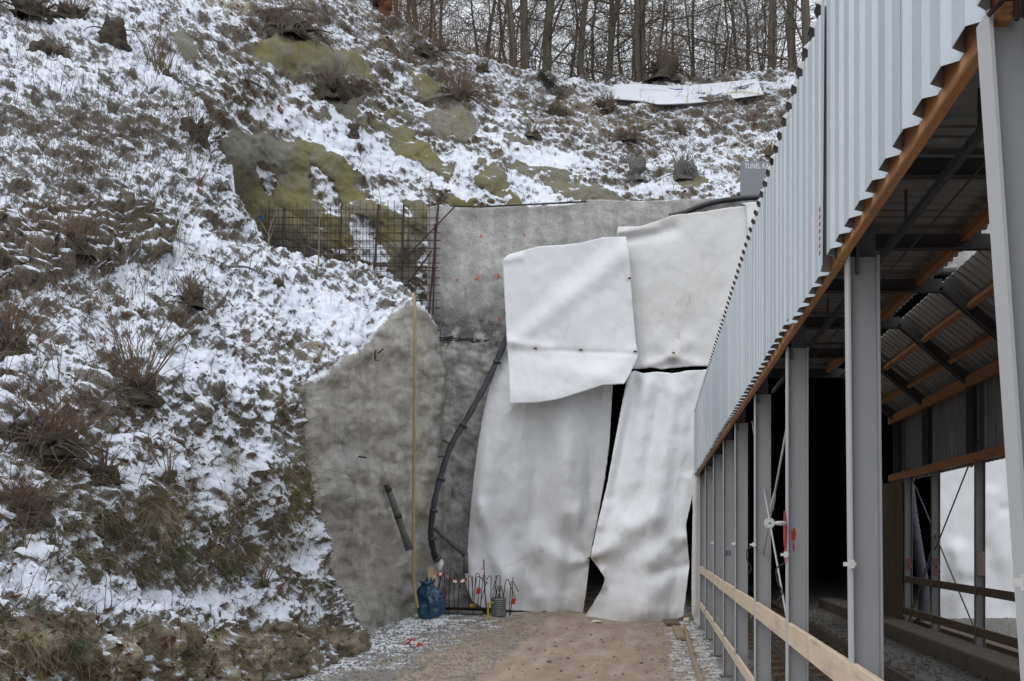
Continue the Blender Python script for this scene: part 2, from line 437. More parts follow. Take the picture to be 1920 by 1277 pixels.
SUN_EL, SUN_AZ = R(48), R(215)       # high behind the viewer's left shoulder, veiled by cloud
w = bpy.data.worlds.new('World'); scene.world = w; w.use_nodes = True
nt = w.node_tree; bg = nt.nodes['Background']
sky = node(nt, 'ShaderNodeTexSky', sky_type='NISHITA', sun_disc=False, sun_elevation=SUN_EL, sun_rotation=SUN_AZ)
tc = node(nt, 'ShaderNodeTexCoord')
sx = node(nt, 'ShaderNodeSeparateXYZ'); nt.links.new(tc.outputs['Generated'], sx.inputs[0])
el = math_(nt, 'MAXIMUM', sx.outputs[2], 0.)
lum = math_(nt, 'MULTIPLY_ADD', el, 7.6, 6.9)
cloud = noise(nt, 3.2, 6, .6, tc.outputs['Generated'], .3)
cl = ramp(nt, cloud, [(.35, (.67, .72, .83)), (.5, (.88, .925, 1.0)), (.62, (.95, .985, 1.03))])
vm = node(nt, 'ShaderNodeVectorMath', operation='SCALE'); nt.links.new(cl, vm.inputs[0]); nt.links.new(lum, vm.inputs['Scale'])
fac = sstep_node(nt, cloud, .30, .45)
fac = math_(nt, 'MULTIPLY_ADD', fac, .35, .6)
nt.links.new(mix(nt, fac, sky.outputs[0], vm.outputs[0]), bg.inputs[0]); bg.inputs[1].default_value = .12
sl = bpy.data.lights.new('sun', 'SUN'); sl.energy = .55; sl.angle = R(30); sl.color = (1., .97, .93)
so = bpy.data.objects.new('sun', sl); COL.objects.link(so)
so.rotation_euler = (math.pi / 2 - SUN_EL, 0, math.pi - SUN_AZ + 0)
so.location = (0, 0, 30)
sd = Vector((math.sin(SUN_AZ) * math.cos(SUN_EL), math.cos(SUN_AZ) * math.cos(SUN_EL), math.sin(SUN_EL)))
so.rotation_euler = sd.to_track_quat('Z', 'Y').to_euler()
scene.view_settings.view_transform = 'Standard'; scene.view_settings.look = 'None'
scene.view_settings.exposure = 0.12; scene.view_settings.gamma = 1
scene.cycles.max_bounces = 6; scene.cycles.diffuse_bounces = 4
try: scene.cycles.use_denoising = True
except Exception: pass

# ------------------------------------------------------------------ ground
def ground_z(x, y):
    x = np.asarray(x, float); y = np.asarray(y, float)
    z = .13 * sstep(17.5, 20.5, y) * sstep(-.2, -1.8, x)
    p = np.stack([x * .9, y * .35, np.zeros_like(x)], -1)
    near = sstep(14, 8, np.abs(x)) * sstep(60, 40, np.abs(y))
    z = z + near * (.030 * fbm(p, 3))
    for xc in (-2.3, -.9):                                   # wheel ruts
        z = z - near * .025 * np.exp(-((x - xc - .12 * np.sin(y * .4)) / .22) ** 2)
    shed = sstep(.5, .75, x)
    z = z * (1 - shed) - .0 * shed
    return z
def build_ground():
    xs = np.concatenate([[-260, -120, -60, -30, -15, -8, -6], np.arange(-5.4, 1.3, .03), np.arange(1.4, 9, .25), [10, 14, 22, 40, 80, 150, 260]])
    ys = np.concatenate([[-200, -80, -30, -10, 0, 4, 7, 9], np.arange(10.2, 22.2, .035), np.arange(22.4, 30, .4), [34, 44, 60, 100, 200, 400]])
    X, Y = np.meshgrid(xs, ys, indexing='xy')
    Z = ground_z(X, Y)
    P3 = np.stack([X, Y, Z], -1)
    fine = (np.abs(X + 2) < 3.5) & (Y > 10) & (Y < 22.5)
    n1 = fbm(P3 * 5, 4); n2 = pnoise(P3 * 16)
    big = fbm(np.stack([X * .7, Y * .5, X * 0], -1) + 9, 3)
    gravel = sstep(-2.75, -3.5, X + .8 * big + .3 * (Y - 13) * (Y < 13) ) * .55
    gravel = np.maximum(gravel, sstep(.55, .8, X) * .9)
    snow = .50 * sstep(-2.2, -3.6, X + .8 * big - .12 * (Y - 14)) + .2 * sstep(-3.6, -4.3, X + .3 * big)
    snow = np.maximum(snow, .52 * sstep(.0, .25, X + .12 * big) * sstep(1.1, .7, X))
    snow = np.where(X > 1.2, 0, snow)
    snow = np.where((X > 4.6), .22, snow)
    snow = np.where((X < -6) | (Y < 9) & (X < .5), .45, snow)
    Z = Z + np.where(fine, .018 * n1 * (gravel + .35) + .010 * n2 * gravel, 0)
    P3[..., 2] = Z
    o = link_mesh('ground', P3, grid_faces(*X.shape)[:, ::-1], M['ground'], None, True, {'snow': snow, 'gravel': gravel})
    # grid_faces winding: rows are y, columns are x
    o.data.flip_normals() if o.data.polygons[5000].normal.z < 0 else None
    kind(o, 'structure')
build_ground()

# ------------------------------------------------------------------ left bank and side wall
A_CTRL = [
 (-500,1650,4.5),(-500,1277,4.7),(-500,1150,4.9),(-500,1080,5.4),(-500,900,5.9),(-500,700,6.6),(-500,500,7.8),(-500,200,11),(-500,0,14),(-500,-300,20),
 (0,1420,6.3),(0,1277,6.45),(0,1135,6.7),(0,1080,7.5),(0,1000,7.9),(0,900,8.35),(0,800,8.9),(0,700,9.6),(0,600,10.5),(0,500,11.6),(0,400,13),(0,200,16),(0,0,20),(0,-200,25),(0,-420,31),
 (150,1400,7.25),(150,1277,7.4),(150,1160,7.65),(150,1100,8.5),(150,1040,8.75),(150,960,9.0),(150,880,9.4),(150,700,10.6),(150,500,12.6),(150,400,14),(150,200,17.2),(150,0,21.3),
 (300,1400,8.2),(300,1277,8.4),(300,1170,8.65),(300,1110,9.6),(300,1050,9.9),(300,940,10.2),(300,850,10.7),(300,760,11.2),(300,650,12.1),(300,550,13.3),(300,480,14.6),(300,400,15.6),(300,300,17),(300,200,18.7),(300,100,20.5),(300,0,22.8),(300,-200,28),(300,-420,34),
 (450,1340,10.1),(450,1277,10.25),(450,1165,10.45),(450,1100,11.3),(450,1050,11.6),(450,960,11.85),(450,850,12.2),(450,750,12.7),(450,700,13.3),(450,600,14.6),(450,500,16.2),(450,440,17.4),
 (400,350,17.4),(400,280,18.2),(400,200,20.4),(400,100,23),(400,0,26),(400,-420,38),
 (500,460,17.6),(550,1300,11.8),(550,1277,11.9),(550,1165,12.1),(550,1105,12.8),(550,1040,13.1),(550,950,13.3),(550,850,13.5),(550,760,13.9),(555,712,14.4),(550,650,15.2),(550,560,16.8),(550,480,18.1),
 (605,1285,12.55),(605,1170,12.9),(605,1080,13.5),(590,1010,13.7),(585,930,13.8),(565,850,13.9),
 (650,1240,14.1),(650,1180,14.3),(645,1135,14.6),(690,1225,15.2),(680,1190,15.3),
 (612,1000,15.0),(612,850,15.4),(612,740,15.4),(600,708,15.1),
 (650,1090,16.1),(650,1000,16.2),(650,850,16.5),(650,720,16.4),(650,668,16.2),
 (700,1185,17.6),(700,1000,17.7),(700,850,17.8),(700,700,17.7),(700,625,17.5),
 (775,1165,19.9),(775,1000,19.7),(775,800,19.6),(775,650,19.4),(768,562,19.4),
 (812,1150,20.9),(832,1000,21.0),(832,850,21.05),(826,680,21.0),(815,605,20.9),(845,1280,21.3),(860,900,21.4),
 (640,600,17.2),(640,520,18.6),(700,560,18.6),(740,535,19.6),(760,540,19.9),
]
fA = RBF(A_CTRL, .12)
CREST_A = [(-600,-420),(428,-420),(431,356),(465,418),(500,450),(560,472),(620,487),(680,503),(720,517),(750,532),(770,548),(800,580),(812,598),(832,622),(860,640)]
BOT_A = [(-600,1500),(0,1420),(300,1400),(450,1340),(560,1310),(650,1280),(720,1250),(860,1250)]
WALL_POLY = [(694,1300),(690,1222),(674,1165),(648,1122),(618,1062),(604,1000),(594,950),(577,860),(560,800),(562,720),(600,706),(640,672),(690,640),(715,602),(735,580),(768,560),(790,577),(812,600),(900,600),(900,1400),(694,1400)]
STEP_POLY = [(-60,410),(120,395),(280,385),(330,440),(290,490),(150,505),(60,560),(-60,570)]

def blob(px, py, cx, cy, rx, ry, ang):
    a = math.radians(ang); dx = px - cx; dy = py - cy
    u = (dx * math.cos(a) + dy * math.sin(a)) / rx; v = (-dx * math.sin(a) + dy * math.cos(a)) / ry
    return u * u + v * v

LIT = {}    # surfaces that litter grows on
def soft_poly(px, py, poly, warp_x, warp_y):
    return inpoly(px + warp_x, py + warp_y, poly).astype(float)

def build_bank():
    pxs = np.concatenate([np.arange(-520, -60, 14.), np.arange(-60, 850, 2.7)])
    crest = np.interp(pxs, *np.array(CREST_A, float).T)
    rows = np.concatenate([np.arange(1500, 1300, -8.), np.arange(1300, -60, -2.7), np.arange(-60, -420, -9.)]); nv = len(rows)
    PX = np.repeat(pxs[:, None], nv, 1); PYu = np.repeat(rows[None], len(pxs), 0)
    PY = np.maximum(PYu, crest[:, None]); K = np.clip((crest[:, None] - PYu) / 2.7, 0, 14)[..., None]
    wx = 10 * fbm(np.stack([PX / 45, PY / 45, PX * 0], -1), 3); wy = 10 * fbm(np.stack([PX / 45, PY / 45, PX * 0 + 5], -1), 3)
    D = fA(PX + wx * .8, PY + wy * .8)
    sil = np.interp(PY, [-420, -100, 80, 235, 300, 355, 420], [318, 340, 362, 384, 404, 432, 600])
    D = D + 5 * sstep(0, 45, PX + wx - sil) * (PX < 470) * (PY < 360) 
    D = np.clip(D, 4.2, 60)
    P = pixv(PX, PY, D)
    P = P + K * np.array((-.02, .11, 0)) - K ** 2 * np.array((0, 0, .0099))      # behind the crest the surface turns down out of sight
    wall = inpoly(PX + wx * .35, PY + wy * .35, WALL_POLY)
    wallf = wall.astype(float)
    Nb = grid_normals(P)
    if np.mean(Nb[..., 2]) < 0: Nb = -Nb
    steps = soft_poly(PX, PY, STEP_POLY, wx, wy)
    lump = .13 * fbm(P * 1.3, 3) + .075 * fbm(P * 3.7 + 3, 3) + .045 * fbm(P * 9 + 7, 2) + .022 * pnoise(P * 21) + .012 * pnoise(P * 45)
    rough = .09 * fbm(P * .8, 3) + .014 * fbm(P * 4 + 3, 3) + .007 * fbm(P * 14, 2) + .005 * pnoise(P * 36)
    d = np.where(wall, rough, lump)
    nearcliff = sstep(1170, 1200, PY) * (1 - wallf)
    ph = (PY + 5 * fbm(P * 1.5, 2)+ PX * .12) / 21.0
    saw = ph - np.floor(ph)
    d = d + steps * .22 * (1 - saw)
    P2 = P + Nb * d[..., None]
    N = grid_normals(P2)
    if np.mean(N[..., 2]) < 0: N = -N
    rel = N[..., 2] - Nb[..., 2]
    zone = np.zeros_like(PX)
    for cx, cy, rx, ry, a, v in [(640,600,150,50,20,.34),(430,660,140,60,25,.12),(150,330,170,120,30,-.06),(60,220,140,110,20,-.10),(260,250,90,60,50,-.05),
            (120,830,120,90,0,-.13),(250,760,55,45,0,-.3),(300,1015,230,45,8,-.07),(420,820,120,90,20,.10),(560,1040,70,50,30,.15),(90,960,110,70,0,-.14),(340,1112,240,30,6,.42),(120,1105,160,34,10,.42),(580,1010,40,60,30,.28),
            (320,900,160,50,0,.18),(420,880,110,60,0,.12),(545,750,50,40,-10,-.30),(560,900,30,110,5,-.5),(500,800,50,40,0,.1),(330,540,130,60,0,.06),(90,700,120,60,0,.10),(470,470,60,40,30,-.1),
            (560,560,140,40,15,.15),(240,60,90,60,0,.05),(350,420,60,60,0,.06),(590,640,60,30,-20,-.16),(520,640,60,30,20,-.1)]:
        zone += v * np.exp(-1.3 * blob(PX, PY, cx, cy, rx, ry, a))
    cliff = np.interp(PX, [-520, 0, 150, 300, 450, 550, 620, 690], [1150, 1140, 1155, 1172, 1160, 1160, 1150, 1190])
    clf = sstep(-8, 22, PY + wy * 1.2 - cliff); zone -= (.80 - 1.0 * np.clip(fbm(P * 2.2 + 60, 3) + .05, 0, 1)) * clf
    ua = P[..., 0] * .78 - P[..., 2] * .63; ub = P[..., 0] * .63 + P[..., 2] * .78
    ani = pnoise(np.stack([ua * 2.2, ub * 8, P[..., 1] * 3], -1)) + .6 * pnoise(np.stack([ua * 5, ub * 17, P[..., 1] * 6 + 7], -1))
    s = .42 + .46 * rel + .36 * (N[..., 2] - .62) + zone + .22 * fbm(P * .55 + 31, 5, .6) + .24 * ani + .14 * pnoise(P * 13 + 2)
    s = s - steps * .1 + steps * .9 * (N[..., 2] - .6)
    msk = (PX > 0) & (PY > 0) & (K[..., 0] == 0) & ~wall & (PY < 1150)
    s = s + .51 - np.quantile(s[msk], 1 - .63)
    print('A nz', N[msk][:, 2].mean(), np.quantile(s[msk], [.1, .5, .9]))
    snow = np.clip(s, -.6, 1.4)
    bare = np.clip(np.exp(-1.5 * blob(PX, PY, 570, 900, 32, 130, 5)) * 1.6 + .9 * np.exp(-1.2 * blob(PX, PY, 545, 735, 45, 25, 0)) + .8 * np.exp(-1.5 * blob(PX, PY, 260, 450, 60, 24, 0)), 0, 1)
    moss = np.clip(.5 + .7 * fbm(P * .8 + 5, 3), 0, 1)
    sand = sstep(-10, 40, PY - cliff) * np.clip(.7 + .8 * fbm(P * 1.7 + 2, 3), 0, 1)
    sand = np.maximum(sand, .7 * np.exp(-1.2 * blob(PX, PY, 620, 640, 80, 40, -30)) * np.clip(.6 + fbm(P * 3, 2), 0, 1))
    kv = wall[:-1, :-1] & wall[1:, 1:] & wall[1:, :-1] & wall[:-1, 1:]
    kw = wall[:-1, :-1] | wall[1:, 1:] | wall[1:, :-1] | wall[:-1, 1:]
    n, m = PX.shape
    fB = grid_faces(n, m, ~kv)[:, ::-1]; fW = grid_faces(n, m, kw)[:, ::-1]
    v, f, a = compact(P2, fB, {'snow': snow, 'bare': bare, 'moss': moss, 'sand': sand})
    o = kind(link_mesh('hill_bank', v, f, M['terrain'], None, True, a), 'structure')
    # side wall
    edge = np.interp(PX, [540, 565, 600, 640, 690, 715, 735, 768, 790, 812, 840], [700, 716, 706, 672, 640, 602, 580, 560, 577, 600, 610])
    ws = .75 - (PY - edge) / 22 + .35 * fbm(P * 4, 2)
    wm = np.clip(np.exp(-np.maximum(PX - 575, 0) / 22) * .9 + .25 * fbm(P * 1.2, 2) - .12, 0, 1)
    pale = np.clip(np.exp(-1.2 * blob(PX, PY, 690, 860, 90, 110, 0)) * 1.1 + .25 * fbm(P * 1.3 + 4, 2), 0, 1) * .55
    for cx, cy, ry, wd_ in [(641,830,22,2.2),(668,945,30,1.8),(652,815,12,2.5),(690,700,40,1.6),(634,828,14,2),(655,1060,22,1.6),(735,760,26,1.5)]: pale = np.maximum(pale, np.exp(-1.2 * blob(PX + .35 * wx, PY, cx, cy, wd_ * 1.3, ry, 4)))
    dk = .5 * np.exp(-((PX - 829 + .3 * wx) / 4) ** 2) * (PY > 640) + .45 * np.exp(-1.2 * blob(PX, PY, 640, 960, 50, 130, 0)) + .3 * np.exp(-blob(PX, PY, 720, 1130, 90, 60, 0))  # first term paints a crease shade down the inner corner; then dark patches
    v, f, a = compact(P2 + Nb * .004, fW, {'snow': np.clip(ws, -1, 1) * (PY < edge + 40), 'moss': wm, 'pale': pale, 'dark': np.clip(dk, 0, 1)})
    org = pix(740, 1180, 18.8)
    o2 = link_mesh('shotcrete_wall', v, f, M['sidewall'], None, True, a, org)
    tag(o2, 'brown grey shotcrete wall along the left bank with moss at its near edge', 'wall')
    LIT['A'] = dict(P=P2, N=N, snow=snow, ok=~wall & (PY > -130) & (K[..., 0] == 0), PX=PX, PY=PY)
build_bank()

# ------------------------------------------------------------------ back hillside
B_CTRL = [
 (180,300,20.6),(180,100,22.6),(180,0,24.5),(180,-300,33),(180,600,20.6),
 (300,-300,31.5),(300,0,23.4),(300,100,21.3),(300,200,19.8),(300,300,19.8),
 (345,-300,31.3),(345,0,23.3),(345,100,21.2),(345,200,19.8),(345,300,19.9),
 (400,-250,30),(400,0,23.7),(400,100,21.7),(400,200,20.5),(400,260,20.2),(400,350,20.8),(400,450,21.2),(400,640,21.4),
 (500,-160,28.5),(500,0,24.6),(500,100,23.0),(500,200,22.0),(500,255,21.5),(500,350,21.55),(500,450,21.5),(500,640,21.4),
 (600,-70,27.8),(600,0,25.8),(600,80,24.3),(600,150,23.4),(600,250,22.6),(600,350,22.0),(600,480,21.6),(600,640,21.5),
 (690,0,27.6),(700,100,25.3),(700,200,23.9),(700,300,22.9),(700,385,22.1),(700,500,21.7),(700,640,21.6),
 (800,70,28.2),(800,200,25.1),(800,300,23.6),(800,385,22.5),(800,500,21.9),(800,640,21.7),
 (900,105,29),(900,200,26.2),(900,300,24.1),(900,380,23.0),(900,480,22.5),
 (1000,135,29.5),(1000,250,26.2),(1000,330,24.4),(1000,380,23.2),(1000,480,22.6),
 (1100,152,30),(1100,250,26.9),(1100,330,24.9),(1100,375,23.6),(1100,480,22.8),
 (1300,145,30.6),(1300,200,28.7),(1300,300,25.9),(1300,370,23.9),(1300,480,23),
 (1500,122,31),(1500,250,27.2),(1500,350,24.5),(1500,480,23.1),
 (1900,80,32),(1900,300,26.2),(1900,480,23.4),(2500,60,33.5),(2500,300,27),(2500,480,23.6)]
fB_ = RBF(B_CTRL, .15)
CREST_B = [(180,-330),(330,-300),(400,-250),(500,-160),(600,-70),(660,-22),(690,0),(740,33),(800,68),(860,90),(900,104),(950,124),(1000,135),(1050,144),(1100,150),(1200,150),(1300,143),(1400,134),(1500,120),(1600,105),(1900,80),(2500,60)]
# bare, mossy sprayed patches: cx, cy, rx, ry, angle, moss, snow streaks
PATCH = [(520,300,105,42,14,.45),(610,330,75,60,35,.8),(570,400,130,55,15,.75),(470,330,55,75,50,.35),(690,420,60,50,45,.5),(520,450,90,60,0,.3),
 (850,228,48,32,20,.25),(775,278,38,22,25,.9),(815,318,36,24,45,.7),(725,345,30,20,40,.5),(738,205,40,10,8,.6),(640,200,34,18,15,.1),(735,240,46,13,22,.5),
 (925,345,28,24,40,.9),(940,372,46,10,15,.9),(1010,318,50,14,10,.35),(1095,358,70,16,14,.4),(970,262,30,13,5,.2),(850,352,30,10,45,.6),(900,295,14,10,0,.8),
 (670,245,14,18,30,.1),(790,160,34,20,25,.85),(560,110,90,26,12,.7),(650,125,55,22,15,.6),(250,40,38,34,40,.25),(310,75,42,20,28,.2),(340,95,30,14,25,.15),
 (1290,335,34,13,15,.3),(860,385,30,8,0,.9),(420,12,45,18,5,-1.),(620,215,30,14,30,.1),(770,420,40,40,40,.4)]
PATCH += [(760,470,30,50,20,.2)]
SNOWY = [(650,288,150,20,36),(600,345,16,46,-24),(720,372,60,14,30),(700,275,95,16,28),(790,330,110,18,22),(890,365,70,12,8),(870,305,22,40,-30),(1000,290,80,18,12),(990,345,50,12,18),(480,215,90,14,20),(640,225,60,13,35),(1220,360,90,12,3),(620,370,16,40,-20),(500,335,20,28,-25),(690,455,26,60,-28),(1050,300,60,20,5),(300,120,60,40,30)]
def build_hill():
    pxs = np.concatenate([np.arange(180, 330, 10.), np.arange(330, 1560, 2.7), np.arange(1562, 1850, 6.), np.arange(1860, 2500, 20.)])
    crest = np.interp(pxs, *np.array(CREST_B, float).T); bot = np.full(len(pxs), 640.)
    nv = 260; tv = np.linspace(0, 1, nv)
    PX = np.repeat(pxs[:, None], nv, 1); PY = bot[:, None] + (crest - bot)[:, None] * tv[None]
    wx = 15 * fbm(np.stack([PX / 42, PY / 34, PX * 0], -1), 4, .6); wy = 12 * fbm(np.stack([PX / 42, PY / 34, PX * 0 + 5], -1), 4, .6)
    D = np.clip(fB_(PX, PY), 18, 60)
    bare = np.zeros_like(PX); moss = np.zeros_like(PX); sand = np.zeros_like(PX)
    bul = np.zeros_like(PX); zs = np.zeros_like(PX)
    for cx, cy, rx, ry, a in SNOWY: zs = np.maximum(zs, sstep(1.3, .7, blob(PX + wx * .6, PY + wy * .6, cx, cy, rx, ry, a)))
    for cx, cy, rx, ry, a, mo in PATCH:
        q = blob(PX + wx, PY + wy, cx, cy, rx, ry, a)
        b = sstep(1.35, .95, q)
        if mo < 0: sand = np.maximum(sand, b)
        else:
            bare = np.maximum(bare, b); moss = np.maximum(moss, b * mo)
        top = blob(PX + wx * .6, PY + wy * .6, cx, cy - ry * .35, rx * .95, ry * 1.0, a)
        bul = np.maximum(bul, np.exp(-1.1 * top) * min(.34, ry * .010))
    bare *= 1 - .92 * zs; D = D - bul * (1 - .25 * zs)
    P = pixv(PX, PY, D)
    Nb = grid_normals(P)
    if np.mean(Nb[..., 2]) < 0: Nb = -Nb
    lump = .16 * fbm(P * .9, 3) + .085 * fbm(P * 2.6 + 3, 3) + .055 * fbm(P * 6 + 7, 2) + .028 * pnoise(P * 14) + .012 * pnoise(P * 30)
    sm = .14 * fbm(P * .9, 3) + .05 * fbm(P * 2.6 + 3, 3) + .02 * fbm(P * 8, 2) + .010 * pnoise(P * 22)
    d = lump * (1 - bare) + sm * bare
    d *= sstep(0, 22, np.repeat((pxs - 180)[:, None] * 0 + 22, nv, 1))
    P2 = P + Nb * d[..., None]
    N = grid_normals(P2)
    if np.mean(N[..., 2]) < 0: N = -N
    rel = N[..., 2] - Nb[..., 2]
    zone = np.zeros_like(PX)
    for cx, cy, rx, ry, a in SNOWY: zone += .5 * np.exp(-1.4 * blob(PX + wx * .5, PY + wy * .5, cx, cy, rx, ry, a))
    for cx, cy, rx, ry, a, v in [(1150,250,220,70,5,-.10),(1350,200,160,60,0,-.12),(780,110,110,40,20,-.10),(620,60,120,50,15,-.10),(450,80,120,60,10,-.12),(850,175,60,22,0,-.3),(1200,330,120,30,0,.1),(560,75,60,22,10,-.45),(640,175,45,22,0,-.45),(1250,140,60,10,0,-.5),(470,40,60,30,10,-.1),(740,60,80,30,30,-.05)]:
        zone += v * np.exp(-1.3 * blob(PX, PY, cx, cy, rx, ry, a))
    rip = pnoise(np.stack([P[..., 0] * 3.0, P[..., 1] * 2, P[..., 2] * 13], -1))           # wind ripples
    ua = P[..., 0] * .78 - P[..., 2] * .63; ub = P[..., 0] * .63 + P[..., 2] * .78
    ani = pnoise(np.stack([ua * 1.4, ub * 5, P[..., 1] * 2], -1)) + .6 * pnoise(np.stack([ua * 3, ub * 11, P[..., 1] * 4 + 7], -1))
    s = .44 + .44 * rel + .36 * (N[..., 2] - .66) + zone + .20 * fbm(P * .4 + 31, 5, .6) + .26 * ani + .20 * pnoise(P * 9 + 2) + .12 * rip
    msk = (PX > 400) & (PY > 0) & (bare < .1) & (PY < 380)
    s = s + .51 - np.quantile(s[msk], 1 - .64)
    s = s - sstep(.45, 1., bare) * (.92 - .95 * np.clip(.8 * fbm(P * 1.6 + 8, 4) + .9 * rip + .4 * pnoise(P * 8) - .16, -.2, 1)) + .9 * bare * np.clip(N[..., 2] - .70, -.3, .3)
    snow = np.clip(s, -.6, 1.4)
    moss = np.clip(moss * 1.0 - .05 * bare + .75 * fbm(np.stack([P[..., 0] * 1.6, P[..., 1] * 1.2, P[..., 2] * .8], -1), 3) * bare, 0, 1)
    sand = np.clip(sand + .35 * sstep(.1, .5, fbm(P * .7 + 50, 2)) * (1 - bare), 0, 1)
    # the wood's level ground beyond the crest
    ds = np.array([.15, .4, .8, 1.4, 2.2, 3.2, 4.6, 6.5, 9, 13, 20, 32, 55, 95])
    C = P2[:, -1]; YC = P[:, -1, 1]
    rows = []
    for dd in ds:
        Yn = YC + dd
        rows.append(np.stack([C[:, 0] * (Yn / YC), C[:, 1] + dd, C[:, 2] + .10 * dd / (1 + dd) * 1.0 - .012 * dd + .08 * fbm(np.stack([C[:, 0], Yn, C[:, 0] * 0], -1) * .8, 2)], -1))
    P2 = np.concatenate([P2, np.stack(rows, 1)], 1)
    ext = lambda a, v=None: np.concatenate([a, (np.repeat(a[:, -1:], len(ds), 1) if v is None else np.full((a.shape[0], len(ds)), v))], 1)
    N_ = ext(N[..., 0]); 
    A_ = {'snow': ext(snow, .35), 'bare': ext(bare, 0.), 'moss': ext(moss, 0.), 'sand': ext(sand, 0.)}
    n, m = P2.shape[:2]
    low = np.zeros((n, m), bool); low[:, :nv] = (PY > 478) & (PX > 872)
    vv, ff, aa = compact(P2, grid_faces(n, m, ~(low[:-1, :-1] & low[1:, 1:]))[:, ::-1], A_)
    o = link_mesh('hillside', vv, ff, M['terrain'], None, True, aa)
    kind(o, 'structure')
    LIT['B'] = dict(P=P2[:, :nv], N=N, snow=snow, ok=(bare < .25) & (PX > 345) & (PX < 1560) & (PY < 470), PX=PX, PY=PY)
    LIT['crest'] = (pxs, C)
build_hill()
def crest_at(px, d):
    pxs, C = LIT['crest']
    c = np.array([np.interp(px, pxs, C[:, k]) for k in range(3)])
    Yn = c[1] + d
    return np.array([c[0] * Yn / c[1], Yn, c[2] - .012 * d])

def surf(px, py, which):
    L = LIT[which]; q = (L['PX'][:, :L['P'].shape[1]] - px) ** 2 + (L['PY'][:, :L['P'].shape[1]] - py) ** 2
    i = np.unravel_index(np.argmin(q), q.shape)
    return L['P'][i].copy(), L['N'][i].copy()

